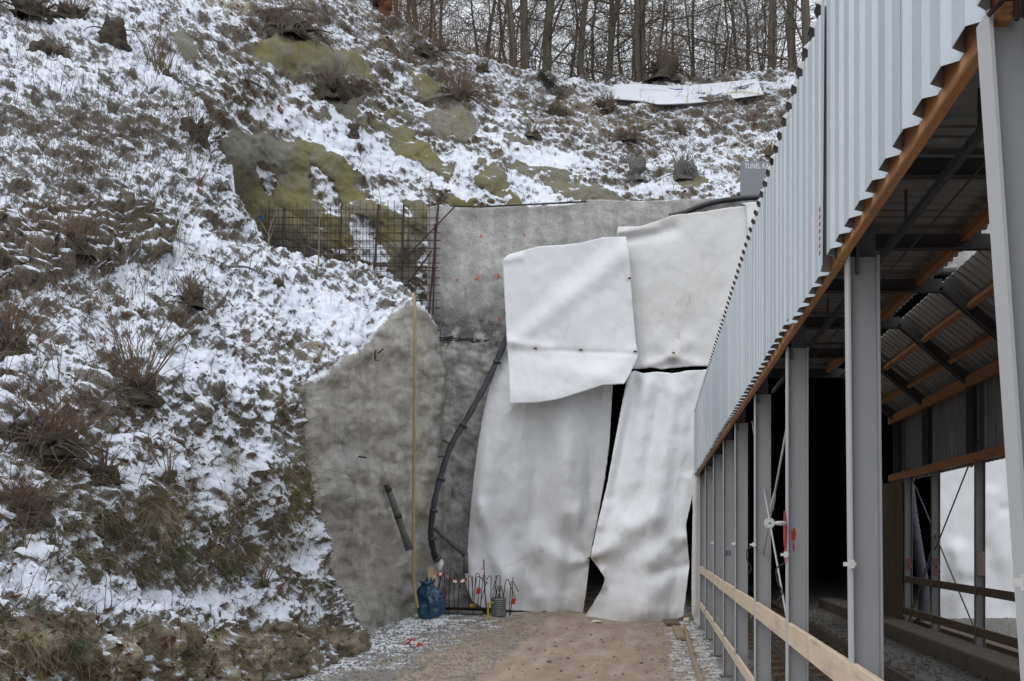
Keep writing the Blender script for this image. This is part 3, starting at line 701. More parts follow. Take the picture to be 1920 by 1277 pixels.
# ------------------------------------------------------------------ headwall, tunnel
YH = 21.15
def build_headwall():
    xs = np.concatenate([np.arange(-4.62, 2.2, .04), np.arange(2.25, 12.5, .25)])
    top = np.interp(xs * F / YH + VX, [790, 815, 850, 985, 990, 1040, 1090, 1105, 1130, 1200, 1440, 2500], [392, 386, 389, 384, 388, 386, 379, 374, 374, 376, 372, 372])
    nv = 230; t = np.linspace(0, 1, nv)
    ztop = CH - (top - VY) / F * YH
    Z = -.3 + (ztop + .3)[:, None] * t[None]; X = np.repeat(xs[:, None], nv, 1)
    PX = VX + X * F / YH; PY = VY - (Z - CH) * F / YH
    # rough edge on the left above the side wall
    P = np.stack([X, np.full_like(X, YH), Z], -1)
    rough = sstep(585, 640, PY)
    d = .05 * fbm(P * .8, 3) + .03 * fbm(P * 3, 3) + .012 * fbm(P * 9, 3) + rough * (.06 * fbm(P * 2.4 + 9, 4) + .03 * pnoise(P * 11))
    d += .10 * rough - .05 * np.exp(-((PY - 600) / 16) ** 2) * (PX < 960)
    P[..., 1] -= d
    hole = ((PX > 972) & (PY > 500)) | ((PX > 940) & (PY > 700)) | ((PX > 912) & (PY > 800))
    hole |= (PX > 1190) & (PY > np.where(PX > 1420, 575, 455))
    hole &= (X < 9.2)
    kh = ~(hole[:-1, :-1] & hole[1:, 1:])
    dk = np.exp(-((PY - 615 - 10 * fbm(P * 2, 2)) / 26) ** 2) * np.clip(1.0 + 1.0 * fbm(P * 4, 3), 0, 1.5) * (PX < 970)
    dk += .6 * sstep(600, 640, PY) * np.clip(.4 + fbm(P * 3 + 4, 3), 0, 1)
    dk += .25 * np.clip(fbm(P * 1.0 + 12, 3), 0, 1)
    pale = np.clip(.3 * fbm(P * 1.4 + 40, 3) + .55 * np.exp(-blob(PX, PY, 900, 560, 60, 30, 0)), 0, 1)
    snow = .8 - (PY - np.interp(PX, PX[:, -1], PY[:, -1])) / 4.5 + .5 * fbm(P * 2.5, 2) - .35 + .8 * np.exp(-blob(PX, PY, 1065, 386, 26, 7, 0))
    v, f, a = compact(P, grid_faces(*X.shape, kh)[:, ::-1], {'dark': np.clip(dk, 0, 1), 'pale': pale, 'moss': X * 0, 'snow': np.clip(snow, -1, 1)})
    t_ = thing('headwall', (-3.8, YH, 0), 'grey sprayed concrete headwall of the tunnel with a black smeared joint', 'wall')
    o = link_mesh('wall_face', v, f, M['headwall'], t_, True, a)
    if o.data.polygons[10].normal.y > 0: o.data.flip_normals()
    so_ = o.modifiers.new('thick', 'SOLIDIFY'); so_.thickness = .35; so_.offset = -1
    r_ = random.Random(5)
    for px, py, s in [(855,523,3.5),(893,523,5),(936,518,4.5),(935,600,4.5),(893,601,2.5),(903,443,3.2),(982,440,3),(865,444,2),(945,443,2),(826,450,2.2)]:
        mb = MB(); c = pix(px, py, YH); i = np.argmin((PX - px) ** 2 + (PY - py) ** 2); c = P.reshape(-1, 3)[i] + np.array((0, -.022, 0))
        for k in range(7):                                  # a splashy cross of spray
            a0 = r_.random() * 6.28; L = s * (.6 + .8 * r_.random()) / F * YH; wd = s * .32 / F * YH
            dx, dz = math.cos(a0), math.sin(a0)
            mb.add([(c[0] - dz * wd, c[1], c[2] + dx * wd), (c[0] + dx * L, c[1], c[2] + dz * L), (c[0] + dz * wd, c[1], c[2] - dx * wd), (c[0] - dx * L * .3, c[1] - .002, c[2] - dz * L * .3)], [(0, 3, 2, 1)])
        mb.build('paint_mark', M['orange_spray'], t_)
    mb = MB(); mb.tube([pix(850, 387, YH - .1), pix(900, 388, YH - .13), pix(985, 384, YH - .12), pix(1100, 378, YH - .1)], .018, 5)
    mb.build('top_bar', M['rust_tall'], t_)
    # snow lying on the top edge comes from the material; a broken lip hangs at the black joint
    mb = MB(); rr = random.Random(9)
    for k in range(60):
        px = rr.uniform(818, 945); py = 632 + rr.uniform(-4, 5) + (px - 820) * .05
        c = pix(px, py, YH - .08); L = rr.uniform(.05, .22)
        mb.tube([c, c + np.array((rr.uniform(-.03, .03), -.02, -L * .5)), c + np.array((rr.uniform(-.06, .06), .0, -L))], [.008, .006, .003], 4)
    for k in range(7):
        px0 = rr.uniform(815, 900); c = pix(px0, 636 + rr.uniform(-5, 5), YH - .1); e = pix(px0 + rr.uniform(25, 60), 634 + rr.uniform(-5, 6), YH - .1)
        mb.tube([c, (c + e) / 2 + np.array((0, -.03, -.03)), e], .012, 4)
    mb.build('exposed_mesh', M['dkpipe'], t_)
build_headwall()

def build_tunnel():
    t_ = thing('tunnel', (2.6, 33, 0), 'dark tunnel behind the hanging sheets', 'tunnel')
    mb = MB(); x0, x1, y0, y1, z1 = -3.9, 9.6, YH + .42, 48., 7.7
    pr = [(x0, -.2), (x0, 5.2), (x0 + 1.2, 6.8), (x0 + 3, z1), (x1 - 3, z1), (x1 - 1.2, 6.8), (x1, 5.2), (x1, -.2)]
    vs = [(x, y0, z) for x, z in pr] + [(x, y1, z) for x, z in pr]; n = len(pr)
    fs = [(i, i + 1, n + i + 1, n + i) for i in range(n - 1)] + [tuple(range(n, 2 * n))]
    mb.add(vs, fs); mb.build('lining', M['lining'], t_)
build_tunnel()

# ------------------------------------------------------------------ hanging sheets
def sample_poly(pts, n):
    p = np.array(pts, float); s = np.concatenate([[0], np.cumsum(np.linalg.norm(np.diff(p, axis=0), axis=1))]); s /= s[-1]
    t = np.linspace(0, 1, n)
    out = np.stack([np.interp(t, s, p[:, k]) for k in range(p.shape[1])], -1)
    # soften corners of the polyline a little
    for _ in range(2): out[1:-1] = (out[:-2] + 2 * out[1:-1] + out[2:]) / 4
    return out
def coons(top, bot, left, right, n, m):
    T, Bm, L, Rr = sample_poly(top, m), sample_poly(bot, m), sample_poly(left, n), sample_poly(right, n)
    u = np.linspace(0, 1, m)[None, :, None]; v = np.linspace(0, 1, n)[:, None, None]
    return (1 - v) * T[None] + v * Bm[None] + (1 - u) * L[:, None] + u * Rr[:, None] - ((1 - u) * (1 - v) * T[0] + u * (1 - v) * T[-1] + (1 - u) * v * Bm[0] + u * v * Bm[-1])
def ridge(px, py, x0, y0, x1, y1, w0, w1, amp):
    d = np.array((x1 - x0, y1 - y0), float); L2 = d @ d
    t = np.clip(((px - x0) * d[0] + (py - y0) * d[1]) / L2, -.2, 1.2)
    q = np.hypot(px - x0 - np.clip(t, 0, 1) * d[0], py - y0 - np.clip(t, 0, 1) * d[1]); w = w0 + (w1 - w0) * np.clip(t, 0, 1)
    return amp * np.exp(-(q / w) ** 2)

def sheet(name, label, top, bot, left, right, depth, folds, n=110, m=110, mat='sheet', grime=None, cat='sheet', seed=0, pins=(), wob=.02, crease=.003, vfold=.02):
    G = coons(top, bot, left, right, n, m); px, py = G[..., 0], G[..., 1]
    Y = np.full_like(px, 1.) * depth(px, py)
    for f in folds: Y = Y - .8 * ridge(px, py, *f)
    Pn = np.stack([px / 60 + seed, py / 90, px * 0], -1)
    Y = Y - wob * fbm(Pn, 3) - wob * .35 * fbm(Pn * 3.1, 3)
    vf_ = pnoise(np.stack([px / 52 + .10 * py / 52 + seed * 1.7, py / 500, px * 0], -1)) + .22 * pnoise(np.stack([px / 24 + .10 * py / 24 + seed, py / 320, px * 0], -1))
    Y = Y - vfold * vf_ * (.35 + .65 * sstep(0, .35, np.linspace(0, 1, n)[:, None]))
    # fine soft creases running down the cloth, with a few sharp ones
    rg = lambda q: 1 - np.abs(pnoise(q)) * 2.2
    cr = rg(np.stack([px / 46 + .10 * py / 46 + seed, py / 420, px * 0], -1)); cr2 = rg(np.stack([px / 70 + seed + 3, py / 60, px * 0], -1))
    Y = Y - crease * (np.clip(cr, 0, 1) ** 4) - crease * .15 * np.clip(cr2, 0, 1) ** 8
    ed = np.ones_like(px); jit = .55 * pnoise(np.stack([px / 9, py / 9, px * 0 + seed], -1)) + .3 * pnoise(np.stack([px / 3.5, py / 3.5, px * 0 + seed], -1))
    ed = np.zeros_like(px); ed[0] = ed[-1] = 1; ed[:, 0] = ed[:, -1] = 1; ed[1] = ed[-2] = .6; ed[:, 1] = ed[:, -2] = .6
    px = px + jit * ed; py = py + jit[::-1, ::-1] * ed
    P = pixv(px, py, Y)
    g = np.zeros_like(px) if grime is None else np.clip(grime(px, py), 0, 1)
    for (ax, ay, s_) in pins: g = np.clip(g + .8 * np.exp(-((px - ax) ** 2 + (py - ay) ** 2) / s_ ** 2), 0, 1)
    org = P[n // 2, m // 2]
    t_ = None
    o = link_mesh(name, P, grid_faces(n, m), M[mat], None, True, {'grime': g}, org)
    so_ = o.modifiers.new('thick', 'SOLIDIFY'); so_.thickness = .006
    tag(o, label, cat)
    for (ax, ay, s_) in pins:                    # anchor plate and bolt holding the sheet
        i = np.argmin((px - ax) ** 2 + (py - ay) ** 2); c = P.reshape(-1, 3)[i]
        if s_ < 7: continue
        mb = MB(); mb.box(c + np.array((-.03, -.018, -.012)), c + np.array((.03, -.008, .012))); mb.tube([c + np.array((0, 0, 0)), c + np.array((0, -.05, 0))], .010, 6)
        mb.build('anchor_bolt', M['rust_tall'], o)
    return o
YC = 20.72
sheet('hanging_sheet', 'white sheet hung high beside the bare concrete with its lower edge flapping free', 
      [(943,487),(955,477),(1010,462),(1060,459),(1090,455),(1130,445),(1174,444)],
      [(956,757),(1010,755),(1050,748),(1090,735),(1130,722),(1170,720)],
      [(943,487),(945,530),(948,590),(951,650),(955,700),(956,757)],
      [(1174,444),(1180,480),(1185,560),(1192,640),(1197,668),(1182,700),(1170,720)],
      lambda x, y: YC - .12 - .22 * sstep(655, 750, y) - .0006 * (x - 945),
      [(965,640,1165,478,16,22,.09),(985,600,1120,470,30,30,-.05),(950,640,1030,655,8,10,.05),(1000,656,1195,664,5,5,-.025),(1190,664,1110,722,16,30,.07),(1060,560,1100,690,30,40,.05),(1170,460,1185,560,10,12,.03),(980,680,1120,700,22,22,.07),(950,487,975,482,8,8,.05)],
      pins=((1003,652,9),(1088,656,9),(1180,523,8),(1192,660,8)), seed=1)
sheet('hanging_sheet', 'speckled white sheet in the upper right of the tunnel mouth, below the black cable',
      [(1157,438),(1158,425),(1200,425),(1240,412),(1262,403),(1320,397),(1360,390),(1420,384)],
      [(1184,692),(1200,692),(1222,689),(1240,693),(1262,690),(1300,687),(1330,687),(1430,684)],
      [(1157,438),(1166,500),(1175,560),(1180,620),(1184,692)],
      [(1420,384),(1425,480),(1430,560),(1430,684)],
      lambda x, y: YC - .02 - .0002 * (x - 1160),
      [(1170,448,1260,430,9,14,-.12),(1165,436,1230,428,7,9,.08),(1290,640,1262,668,14,10,.06),(1235,640,1262,668,20,10,.04),(1262,668,1210,688,8,8,.06),(1262,668,1310,685,8,10,.05),(1190,690,1215,680,8,8,.05),(1330,400,1360,560,40,60,.05)],
      pins=((1264,663,9),), seed=4, grime=lambda x, y: .28 * np.exp(-blob(x, y, 1235, 580, 80, 60, 0)) + .30 * np.exp(-((y - np.interp(x, [1157, 1262, 1420], [430, 405, 385])) / 10) ** 2) + .25 * np.exp(-blob(x, y, 1320, 520, 50, 60, 0)), mat='sheet_dirty')
sheet('hanging_sheet', 'narrow clean white sheet at the top right edge, overlapping the speckled one',
      [(1388,381),(1420,379),(1480,376)],[(1412,560),(1480,560)],[(1388,381),(1399,384),(1403,440),(1412,560)],[(1480,376),(1480,560)],
      lambda x, y: YC - .10, [(1395,384,1400,470,8,10,.03)], 50, 40, seed=8)
GR_L = lambda x, y: .5 * np.exp(-np.abs(y - np.interp(x, [880, 1090], [1135, 1158])) / 16) * (x > 985) + .5 * np.exp(-((x - np.interp(y, [900, 1050, 1157], [1128, 1104, 1090])) / 10) ** 2) * (y > 940) + .35 * np.exp(-blob(x, y, 1000, 1070, 14, 26, 0)) + .5 * np.exp(-((y - 1061 + .42 * (x - 950)) / 1.6) ** 2) * (x > 945) * (x < 1018)
sheet('hanging_sheet', 'large white sheet with deep folds hung to the ground left of the black gap',
      [(943,655),(1000,668),(1080,690),(1150,700)],
      [(886,1127),(905,1140),(940,1143),(985,1146),(1010,1150),(1022,1146),(1035,1153),(1060,1153),(1075,1157),(1092,1157)],
      [(943,655),(932,690),(918,725),(906,775),(897,830),(889,890),(882,960),(877,1025),(872,1075),(874,1100),(886,1127)],
      [(1150,700),(1147,755),(1143,830),(1134,900),(1121,970),(1106,1046),(1103,1075),(1099,1110),(1092,1157)],
      lambda x, y: YC + .14 + .30 * sstep(700, 1130, y) * sstep(935, 1015, x) - .25 * sstep(1060, 1110, x) * sstep(900, 1150, y),
      [(968,700,900,960,20,34,.16),(940,740,935,1010,16,26,-.08),(905,950,945,1100,14,20,.16),(955,990,985,1130,22,26,-.11),(1040,760,1075,960,40,26,.15),(1000,790,1010,960,26,30,-.12),(1075,960,1104,1047,22,8,.10),(1100,700,1110,960,22,16,-.09),(1104,1047,1040,1062,7,26,.13),(1104,1047,1050,1008,7,24,-.11),(1000,1020,1050,1040,22,16,.10),(960,1075,1060,1130,18,24,.12),(1010,1125,1030,1152,16,22,.14),(1060,1110,1060,1150,16,24,-.06),(1010,1060,1014,1100,9,12,-.07),(985,1040,960,1110,18,22,.08),(880,1060,900,1120,18,22,.07)],
      150, 150, pins=((1105,1047,9),), grime=GR_L, seed=12, wob=.03, crease=.008, vfold=.11)
GR_R = lambda x, y: .45 * np.exp(-np.abs(y - 1165) / 14) + .65 * np.exp(-((x - np.interp(y, [1048, 1085, 1110, 1157], [1108, 1133, 1128, 1095])) / 9) ** 2) * (y > 1045) + .25 * np.exp(-blob(x, y, 1120, 1045, 30, 14, 0))
sheet('hanging_sheet', 'white sheet with bulging foot hung to the ground right of the black gap',
      [(1178,700),(1190,695),(1205,700),(1232,697),(1262,700),(1290,695),(1345,692)],
      [(1096,1157),(1130,1163),(1160,1166),(1175,1171),(1200,1171),(1240,1168),(1262,1165),(1281,1156)],
      [(1178,700),(1165,765),(1152,835),(1138,910),(1120,985),(1107,1046),(1120,1062),(1135,1085),(1128,1105),(1110,1135),(1096,1157)],
      [(1345,692),(1325,760),(1312,860),(1298,930),(1286,985),(1290,1030),(1293,1058),(1288,1100),(1281,1156)],
      lambda x, y: YC - .10 - .62 * sstep(720, 1150, y) - .0003 * (x - 1150),
      [(1182,700,1125,985,7,10,.09),(1196,720,1150,930,9,14,-.08),(1215,720,1190,900,14,24,.11),(1262,740,1225,960,24,30,.14),(1238,740,1200,960,14,18,-.07),(1108,1047,1180,1000,8,30,.17),(1108,1047,1160,1075,7,28,-.10),(1180,985,1215,970,22,26,.16),(1285,1010,1225,1045,12,22,.12),(1262,1025,1290,1058,12,10,-.10),(1200,1060,1180,1140,30,36,.12),(1255,1080,1210,1145,16,30,.10),(1290,1060,1230,1075,8,16,-.10),(1150,1100,1140,1150,18,20,-.08),(1290,900,1275,1000,14,16,.09),(1130,1070,1128,1100,7,9,.08),(1200,1150,1260,1150,14,14,.05)],
      150, 150, pins=((1110,1049,6),), grime=GR_R, seed=20, wob=.03, crease=.008, vfold=.11)
sheet('hanging_sheet', 'dirty white strip of sheet hanging at the far corner of the shed',
      [(1298,885),(1306,880),(1320,868)],[(1297,1150),(1305,1172),(1318,1178)],[(1298,885),(1299,960),(1297,1060),(1297,1150)],[(1320,868),(1317,905),(1321,950),(1320,1010),(1316,1050),(1320,1090),(1317,1130),(1318,1178)],
      lambda x, y: 18.75 + 0 * x, [(1305,900,1303,1150,6,6,.04)], 80, 24, mat='sheet_dirty', seed=30,
      grime=lambda x, y: .5 * np.exp(-((x - 1317) / 4) ** 2) + .45 * sstep(1010, 1170, y))
sheet('hanging_sheet', 'white sheet seen through the shed beyond its right hand posts',
      [(1745,560),(1850,560),(1980,560),(2120,560)],[(1768,1188),(1800,1196),(1900,1205),(2000,1200),(2120,1200)],[(1745,560),(1752,900),(1756,1050),(1757,1120),(1768,1188)],[(2120,560),(2120,900),(2120,1200)],
      lambda x, y: 21.0 - .25 * sstep(900, 1190, y), [(1795,1035,1800,1080,18,22,.25),(1800,1085,1830,1090,10,12,-.10),(1860,930,1870,1040,20,30,.12),(1880,955,1900,955,8,14,-.08),(1850,1030,1880,1140,16,30,-.10),(1790,1120,1800,1180,16,26,.10)], 110, 110, seed=40,
      grime=lambda x, y: .5 * np.exp(-blob(x, y, 1785, 1110, 30, 40, 0)))

# ------------------------------------------------------------------ things on and by the walls
def smooth_path(pts, n=24):
    p = np.array(pts, float); k = len(p)
    t = np.linspace(0, k - 1, n); out = []
    for s in t:
        i = min(int(s), k - 2); f = s - i
        p0, p1, p2, p3 = p[max(i - 1, 0)], p[i], p[i + 1], p[min(i + 2, k - 1)]
        out.append(.5 * (2 * p1 + (p2 - p0) * f + (2 * p0 - 5 * p1 + 4 * p2 - p3) * f ** 2 + (3 * p1 - p0 - 3 * p2 + p3) * f ** 3))
    return out

t_ = thing('black_pipe', pix(823, 1055, 20.3), 'black pipe bundle curving down the concrete beside the white sheets', 'pipe')
pth = [pix(x, y, d) for x, y, d in [(955,622,20.80),(946,643,20.75),(915,712,20.72),(881,775,20.6),(846,835,20.4),(826,895,20.2),(813,950,20.0),(808,1000,20.0),(814,1038,20.1),(820,1050,20.2)]]
sp_ = smooth_path(pth, 60)
mb = MB(); mb.tube(sp_, [.058 + .006 * math.sin(i * 1.7) for i in range(60)], 10); mb.build('hose_body', M['black'], t_, True)
mb = MB(); mb.tube([p + np.array((.045, -.045, .01)) for p in sp_[6:58]], .022, 6); mb.build('side_cable', M['duct'], t_, True)
for i in (10, 22, 33, 40, 47, 55):
    mb = MB(); a, b = sp_[i], sp_[i + 1]; d = (b - a) / np.linalg.norm(b - a)
    mb.tube([a + np.array((.02, -.02, 0)), a + np.array((.02, -.02, 0)) + d * .05], .085, 10); mb.build('strap', M['duct'], t_, True)
mb = MB(); mb.tube([pix(819, 1047, 20.3), pix(825, 1056, 20.25), pix(824, 1070, 20.2)], [.07, .085, .045], 8); mb.build('frayed_end', M['white'], t_, True)
mb = MB(); mb.tube(smooth_path([pix(x, y, YH - .12 - (x > 1380) * .2) for x, y in [(1255,406),(1285,398),(1310,388),(1340,379),(1380,373),(1420,370),(1470,369),(1520,372)]], 40), .055, 9)
o = mb.build('black_cable', M['black'], None, True, origin=pix(1380, 373, YH)); tag(o, 'thick black cable lying along the top of the concrete headwall', 'cable')
mb = MB(); mb.tube(smooth_path([pix(x, y, d) for x, y, d in [(772,552,19.15),(777,565,19.05),(778,640,19.05),(777,760,19.15),(776,900,19.2),(775,1020,19.2),(776,1090,19.2),(783,1140,19.2)]], 50), .030, 8)
o = mb.build('beige_hose', M['hose'], None, True, origin=pix(777, 1150, 19.2)); tag(o, 'thin beige hose hanging straight down the left shotcrete wall', 'hose')
t_ = thing('drain_pipe', pix(768, 1030, 18.6), 'short concrete splashed pipe leaning out of the left wall', 'pipe')
mb = MB(); mb.tube([pix(726, 912, 18.25), pix(740, 950, 18.3), pix(757, 1000, 18.4), pix(768, 1031, 18.45)], [.055, .06, .06, .075], 10); mb.build('pipe_body', M['greypipe'], t_, True)
mb = MB(); mb.tube([pix(724, 909, 18.2), pix(729, 920, 18.24)], [.045, .064], 10); mb.build('pipe_end', M['dkpipe'], t_, True)
mb = MB(); mb.tube([pix(745, 965, 18.3), pix(748, 972, 18.3)], .07, 10); mb.build('clamp', M['dkpipe'], t_, True)
mb = MB(); mb.tube([pix(815, 990, 20.35), pix(840, 1012, 20.45), pix(873, 1040, 20.5)], [.055, .058, .06], 9); mb.tube([pix(873, 1036, 20.5), pix(874, 1075, 20.5)], .05, 8)
o = mb.build('grey_pipe', M['greypipe'], None, True, origin=pix(873, 1040, 20.5)); tag(o, 'short grey pipe sloping from the black pipe to the white sheet', 'pipe')
t_ = thing('wall_bracket', pix(706, 665, 17.3), 'small wooden block and spike sticking out of the left wall', 'bracket')
mb = MB(); mb.beam(pix(706, 656, 17.35), pix(708, 676, 17.3), .07, .05, (0, 1, 0)); bevel(mb.build('wood_block', M['old_wood'], t_))
mb = MB(); mb.tube([pix(707, 664, 17.4), pix(718, 655, 17.1)], .015, 6); mb.build('spike', M['rust_tall'], t_)
mb = MB(); mb.tube([pix(704, 657, 17.3), pix(702, 665, 17.25), pix(704, 676, 17.3)], .015, 6); mb.build('hook', M['dkpipe'], t_)
mb = MB(); mb.tube([pix(822, 856, 20.9), pix(832, 855, 20.2)], .02, 6); mb.tube([pix(833, 826, 20.8), pix(846, 835, 20.4)], .025, 6)
o = mb.build('steel_pins', M['greypipe'], None, True, origin=pix(832, 855, 20.4)); o.name = 'wall_pin'; tag(o, 'two stub pins holding the black pipe at the wall corner', 'pin')
for (a, b) in (((673, 856), (687, 858)),):
    mb = MB(); mb.tube([pix(*a, 16.9), pix(*b, 16.7)], .016, 6); o = mb.build('wall_pin', M['greypipe'], None, True, origin=pix(*a, 16.8)); tag(o, 'single short steel pin in the middle of the left wall', 'pin')

# blue bag, planks
gz = lambda x, y: float(ground_z(x, y))
bc = pix(805, 1168, 19.5); bc[2] = gz(bc[0], bc[1]) - .02
t_ = thing('rubbish_bag', bc, 'full blue plastic rubbish bag standing at the foot of the left wall', 'bag')
n, m = 46, 40; th = np.linspace(0, 2 * math.pi, m, endpoint=False); vv = np.linspace(0, 1, n)
prof = np.interp(vv, [0, .05, .2, .45, .7, .86, .93, 1.], [.09, .175, .225, .235, .205, .15, .10, .17])
TH, VV = np.meshgrid(th, vv); RR = np.repeat(prof[:, None], m, 1)
q = np.stack([np.cos(TH) * 1.5, np.sin(TH) * 1.5, VV * 2.6], -1)
cr = fbm(q * 1.1 + 3, 3) * .075 - np.abs(fbm(q * np.array((2.6, 2.6, 1.2)) + 9, 3)) * .10 + .02
RR = RR + cr * np.sin(np.clip(VV * 1.1, 0, 1) * math.pi) ** .4
HB = .70
V = np.stack([bc[0] + RR * np.cos(TH) * 1.0 + .035 * np.sin(VV * 5), bc[1] + RR * np.sin(TH) * .85, bc[2] + VV * HB + .03 * np.cos(TH * 2) * (VV > .9)], -1)
idx = np.arange(n * m).reshape(n, m); fs = np.stack([idx[:-1], np.roll(idx[:-1], -1, 1), np.roll(idx[1:], -1, 1), idx[1:]], -1).reshape(-1, 4).tolist() + [tuple(idx[0][::-1].tolist()), tuple(idx[-1].tolist())]
link_mesh('sack', V, fs, M['bag'], t_, True)
mb = MB(); a = bc + np.array((-.06, .02, HB - .04))
for k in range(5): mb.beam(a + np.array((.03 * k, 0, 0)), a + np.array((.035 * k + rnd.uniform(-.03, .03), .02, .09 + .03 * (k % 2))), .035, .006, (0, 1, 0))
mb.build('twisted_neck', M['bag'], t_)
for k, (x0, x1, lab) in enumerate([(803, 806, 'pale wooden plank at the left, leaning behind the blue bag'), (810, 811, 'pale wooden plank in the middle of three behind the blue bag'), (817, 818, 'pale wooden plank at the right, leaning behind the blue bag')]):
    mb = MB(); a = pix(x0, 1165, 20.05); a[2] = gz(a[0], a[1]); b = pix(x1, 1062 + 2 * k, 20.25); mb.beam(a, b, .062, .03, (0, 1, 0))
    o = bevel(mb.build('wooden_plank', M['fresh_wood'], None, False, origin=a)); tag(o, lab, 'plank', 'planks behind the blue bag')
mb = MB(); mb.tube([pix(806, 1050, 20.4), pix(801, 1120, 20.2)], .012, 5); o = mb.build('thin_rod', M['hose'], None, True, origin=pix(801, 1120, 20.2)); tag(o, 'thin pale rod leaning beside the planks behind the blue bag', 'rod')

# rusty beam with rebar hooks and tape
a = pix(826, 1140, 20.35); b = pix(920, 1146, 20.25); a[2] = gz(a[0], a[1]) + .07; b[2] = gz(b[0], b[1]) + .07
t_ = thing('steel_beam', a, 'rusty dark steel beam lying on the ground beside the blue bag', 'beam')
mb = MB(); mb.beam(a + np.array((0, 0, .05)), b + np.array((0, 0, .05)), .12, .014); mb.beam(a - np.array((0, 0, .05)), b - np.array((0, 0, .05)), .12, .014); mb.beam(a, b, .012, .09); mb.build('beam_profile', M['rust_tall'], t_)
mb = MB(); c = pix(822, 1153, 20.1); d = pix(905, 1157, 19.9); c[2] = gz(c[0], c[1]) + .05; d[2] = gz(d[0], d[1]) + .05; mb.tube([c, d], .045, 9)
o = mb.build('grey_pole', M['greypipe'], None, True, origin=c); tag(o, 'grey pole lying on the ground in front of the rusty beam', 'pole')
HOOKS = [(826,1072,0),(834,1082,1),(845,1068,1),(838,1078,0),(852,1080,1),(862,1076,0),(878,1083,1),(886,1080,0),(892,1078,1),(900,1084,1),(906,1078,0),(921,1083,1),(930,1078,0),(938,1082,1),(948,1090,1),(962,1082,0),(958,1094,1)]
HLAB = ['straight rusty rebar end', 'hooked rusty rebar']
for k, (x, y, h) in enumerate(HOOKS):
    Y_ = 20.2 - .15 * (k % 3); base = pix(x - 2 + rnd.uniform(-5, 5), 1140, Y_); base[2] = gz(base[0], base[1]) - .03; top = pix(x, y, Y_)
    mb = MB(); pth = [base, (base + top) / 2 + np.array((rnd.uniform(-.02, .02), 0, 0)), top]
    sgn = -1 if k % 2 else 1
    if h:
        dx = .05 * sgn
        pth += [top + np.array((dx * .4, 0, .035)), top + np.array((dx, 0, .03)), top + np.array((dx * 1.4, -.01, -.02)), top + np.array((dx * (2. + k % 3), -.02, -.16 - .1 * (k % 4)))]
    mb.tube(pth, .0085, 5); o = mb.build('rebar_rod', M['rust'], None, True, origin=base)
    tag(o, HLAB[h] + ' in the row between blue bag and white sheet', 'rebar', 'hooked rebar rods')
mb = MB(); mb.tube([pix(915, 1172, 20.0), pix(909, 1110, 20.0), pix(907, 1049, 20.05)], .014, 6); o = mb.build('rebar_rod', M['darksteel'], None, True, origin=pix(912, 1140, 20)); tag(o, 'tallest dark rebar rod, rising above the hooked ones', 'rebar')
# tape
def tape(pts, label, wdt=.05):
    p = smooth_path(pts, 33); mb = MB()
    for i in range(32):
        mb.mi = (i // 3) % 2
        a, b = p[i], p[i + 1]; tw = math.sin(i * .35) * .02
        u = np.array((0, tw, wdt / 2))
        mb.add([a - u, b - u, b + u, a + u], [(0, 1, 2, 3)])
    o = mb.build('barrier_tape', [M['white'], M['red']], None, False, origin=p[0]); tag(o, label, 'tape'); return o
tape([pix(812, 1082, 19.9), pix(824, 1076, 19.9), pix(836, 1080, 19.9), pix(852, 1090, 19.9), pix(868, 1089, 19.9), pix(878, 1084, 20.0)], 'red and white barrier tape sagging between the planks and the rebar')
tape([pix(902, 1062, 19.8), pix(908, 1075, 19.8), pix(914, 1092, 19.78), pix(916, 1104, 19.8)], 'short knotted end of barrier tape hanging from the tallest rebar rod')
for x, y, lab in ((962, 1128, 'red marker flag on the rebar right of the ribbed drum'), (897, 1108, 'small red rag on the rebar left of the yellow stake')):
    mb = MB(); c = pix(x, y, 19.75); s = .03
    vs = [c + np.array((rnd.uniform(-s, s), rnd.uniform(-.02, .02), rnd.uniform(-s, s * 1.5))) for _ in range(9)]
    mb.add([c + np.array((-.01, 0, .13)), *vs[:3]], [(0, 1, 2), (0, 2, 3)]); mb.add(vs[3:7], [(0, 1, 2, 3)]); mb.add([c + np.array((-.05, 0, -.06)), c + np.array((.04, 0, -.05)), c + np.array((.05, 0, .05)), c + np.array((-.03, 0, .06))], [(0, 1, 2, 3)])
    o = mb.build('red_flag', M['red'], None, False, origin=c); tag(o, lab, 'flag')
# drum
dc = pix(935, 1150, 19.9); dc[2] = gz(dc[0], dc[1])
t_ = thing('ribbed_drum', dc, 'small grey ribbed drum standing on the ground before the white sheet', 'drum')
prof = []
for k in range(9): z = .01 + k * .037; prof += [(.128, z), (.146, z + .009), (.146, z + .022), (.128, z + .031)]
prof.append((.135, .35)); mb = MB(); mb.lathe(dc, prof, 24); mb.build('drum_body', M['drum'], t_, True)
mb = MB(); mb.lathe(dc + np.array((0, 0, .35)), [(.135, 0), (.135, .006), (.02, .008)], 24); mb.build('drum_lid', M['dkpipe'], t_)
mb = MB()
for dx in (-.07, -.02, .04): mb.tube(smooth_path([dc + np.array((dx - .05, 0, .355)), dc + np.array((dx, 0, .52)), dc + np.array((dx + .01, 0, .58)), dc + np.array((dx + .05, 0, .355))], 9), .007, 5)
mb.build('wire_handle', M['rust'], t_)
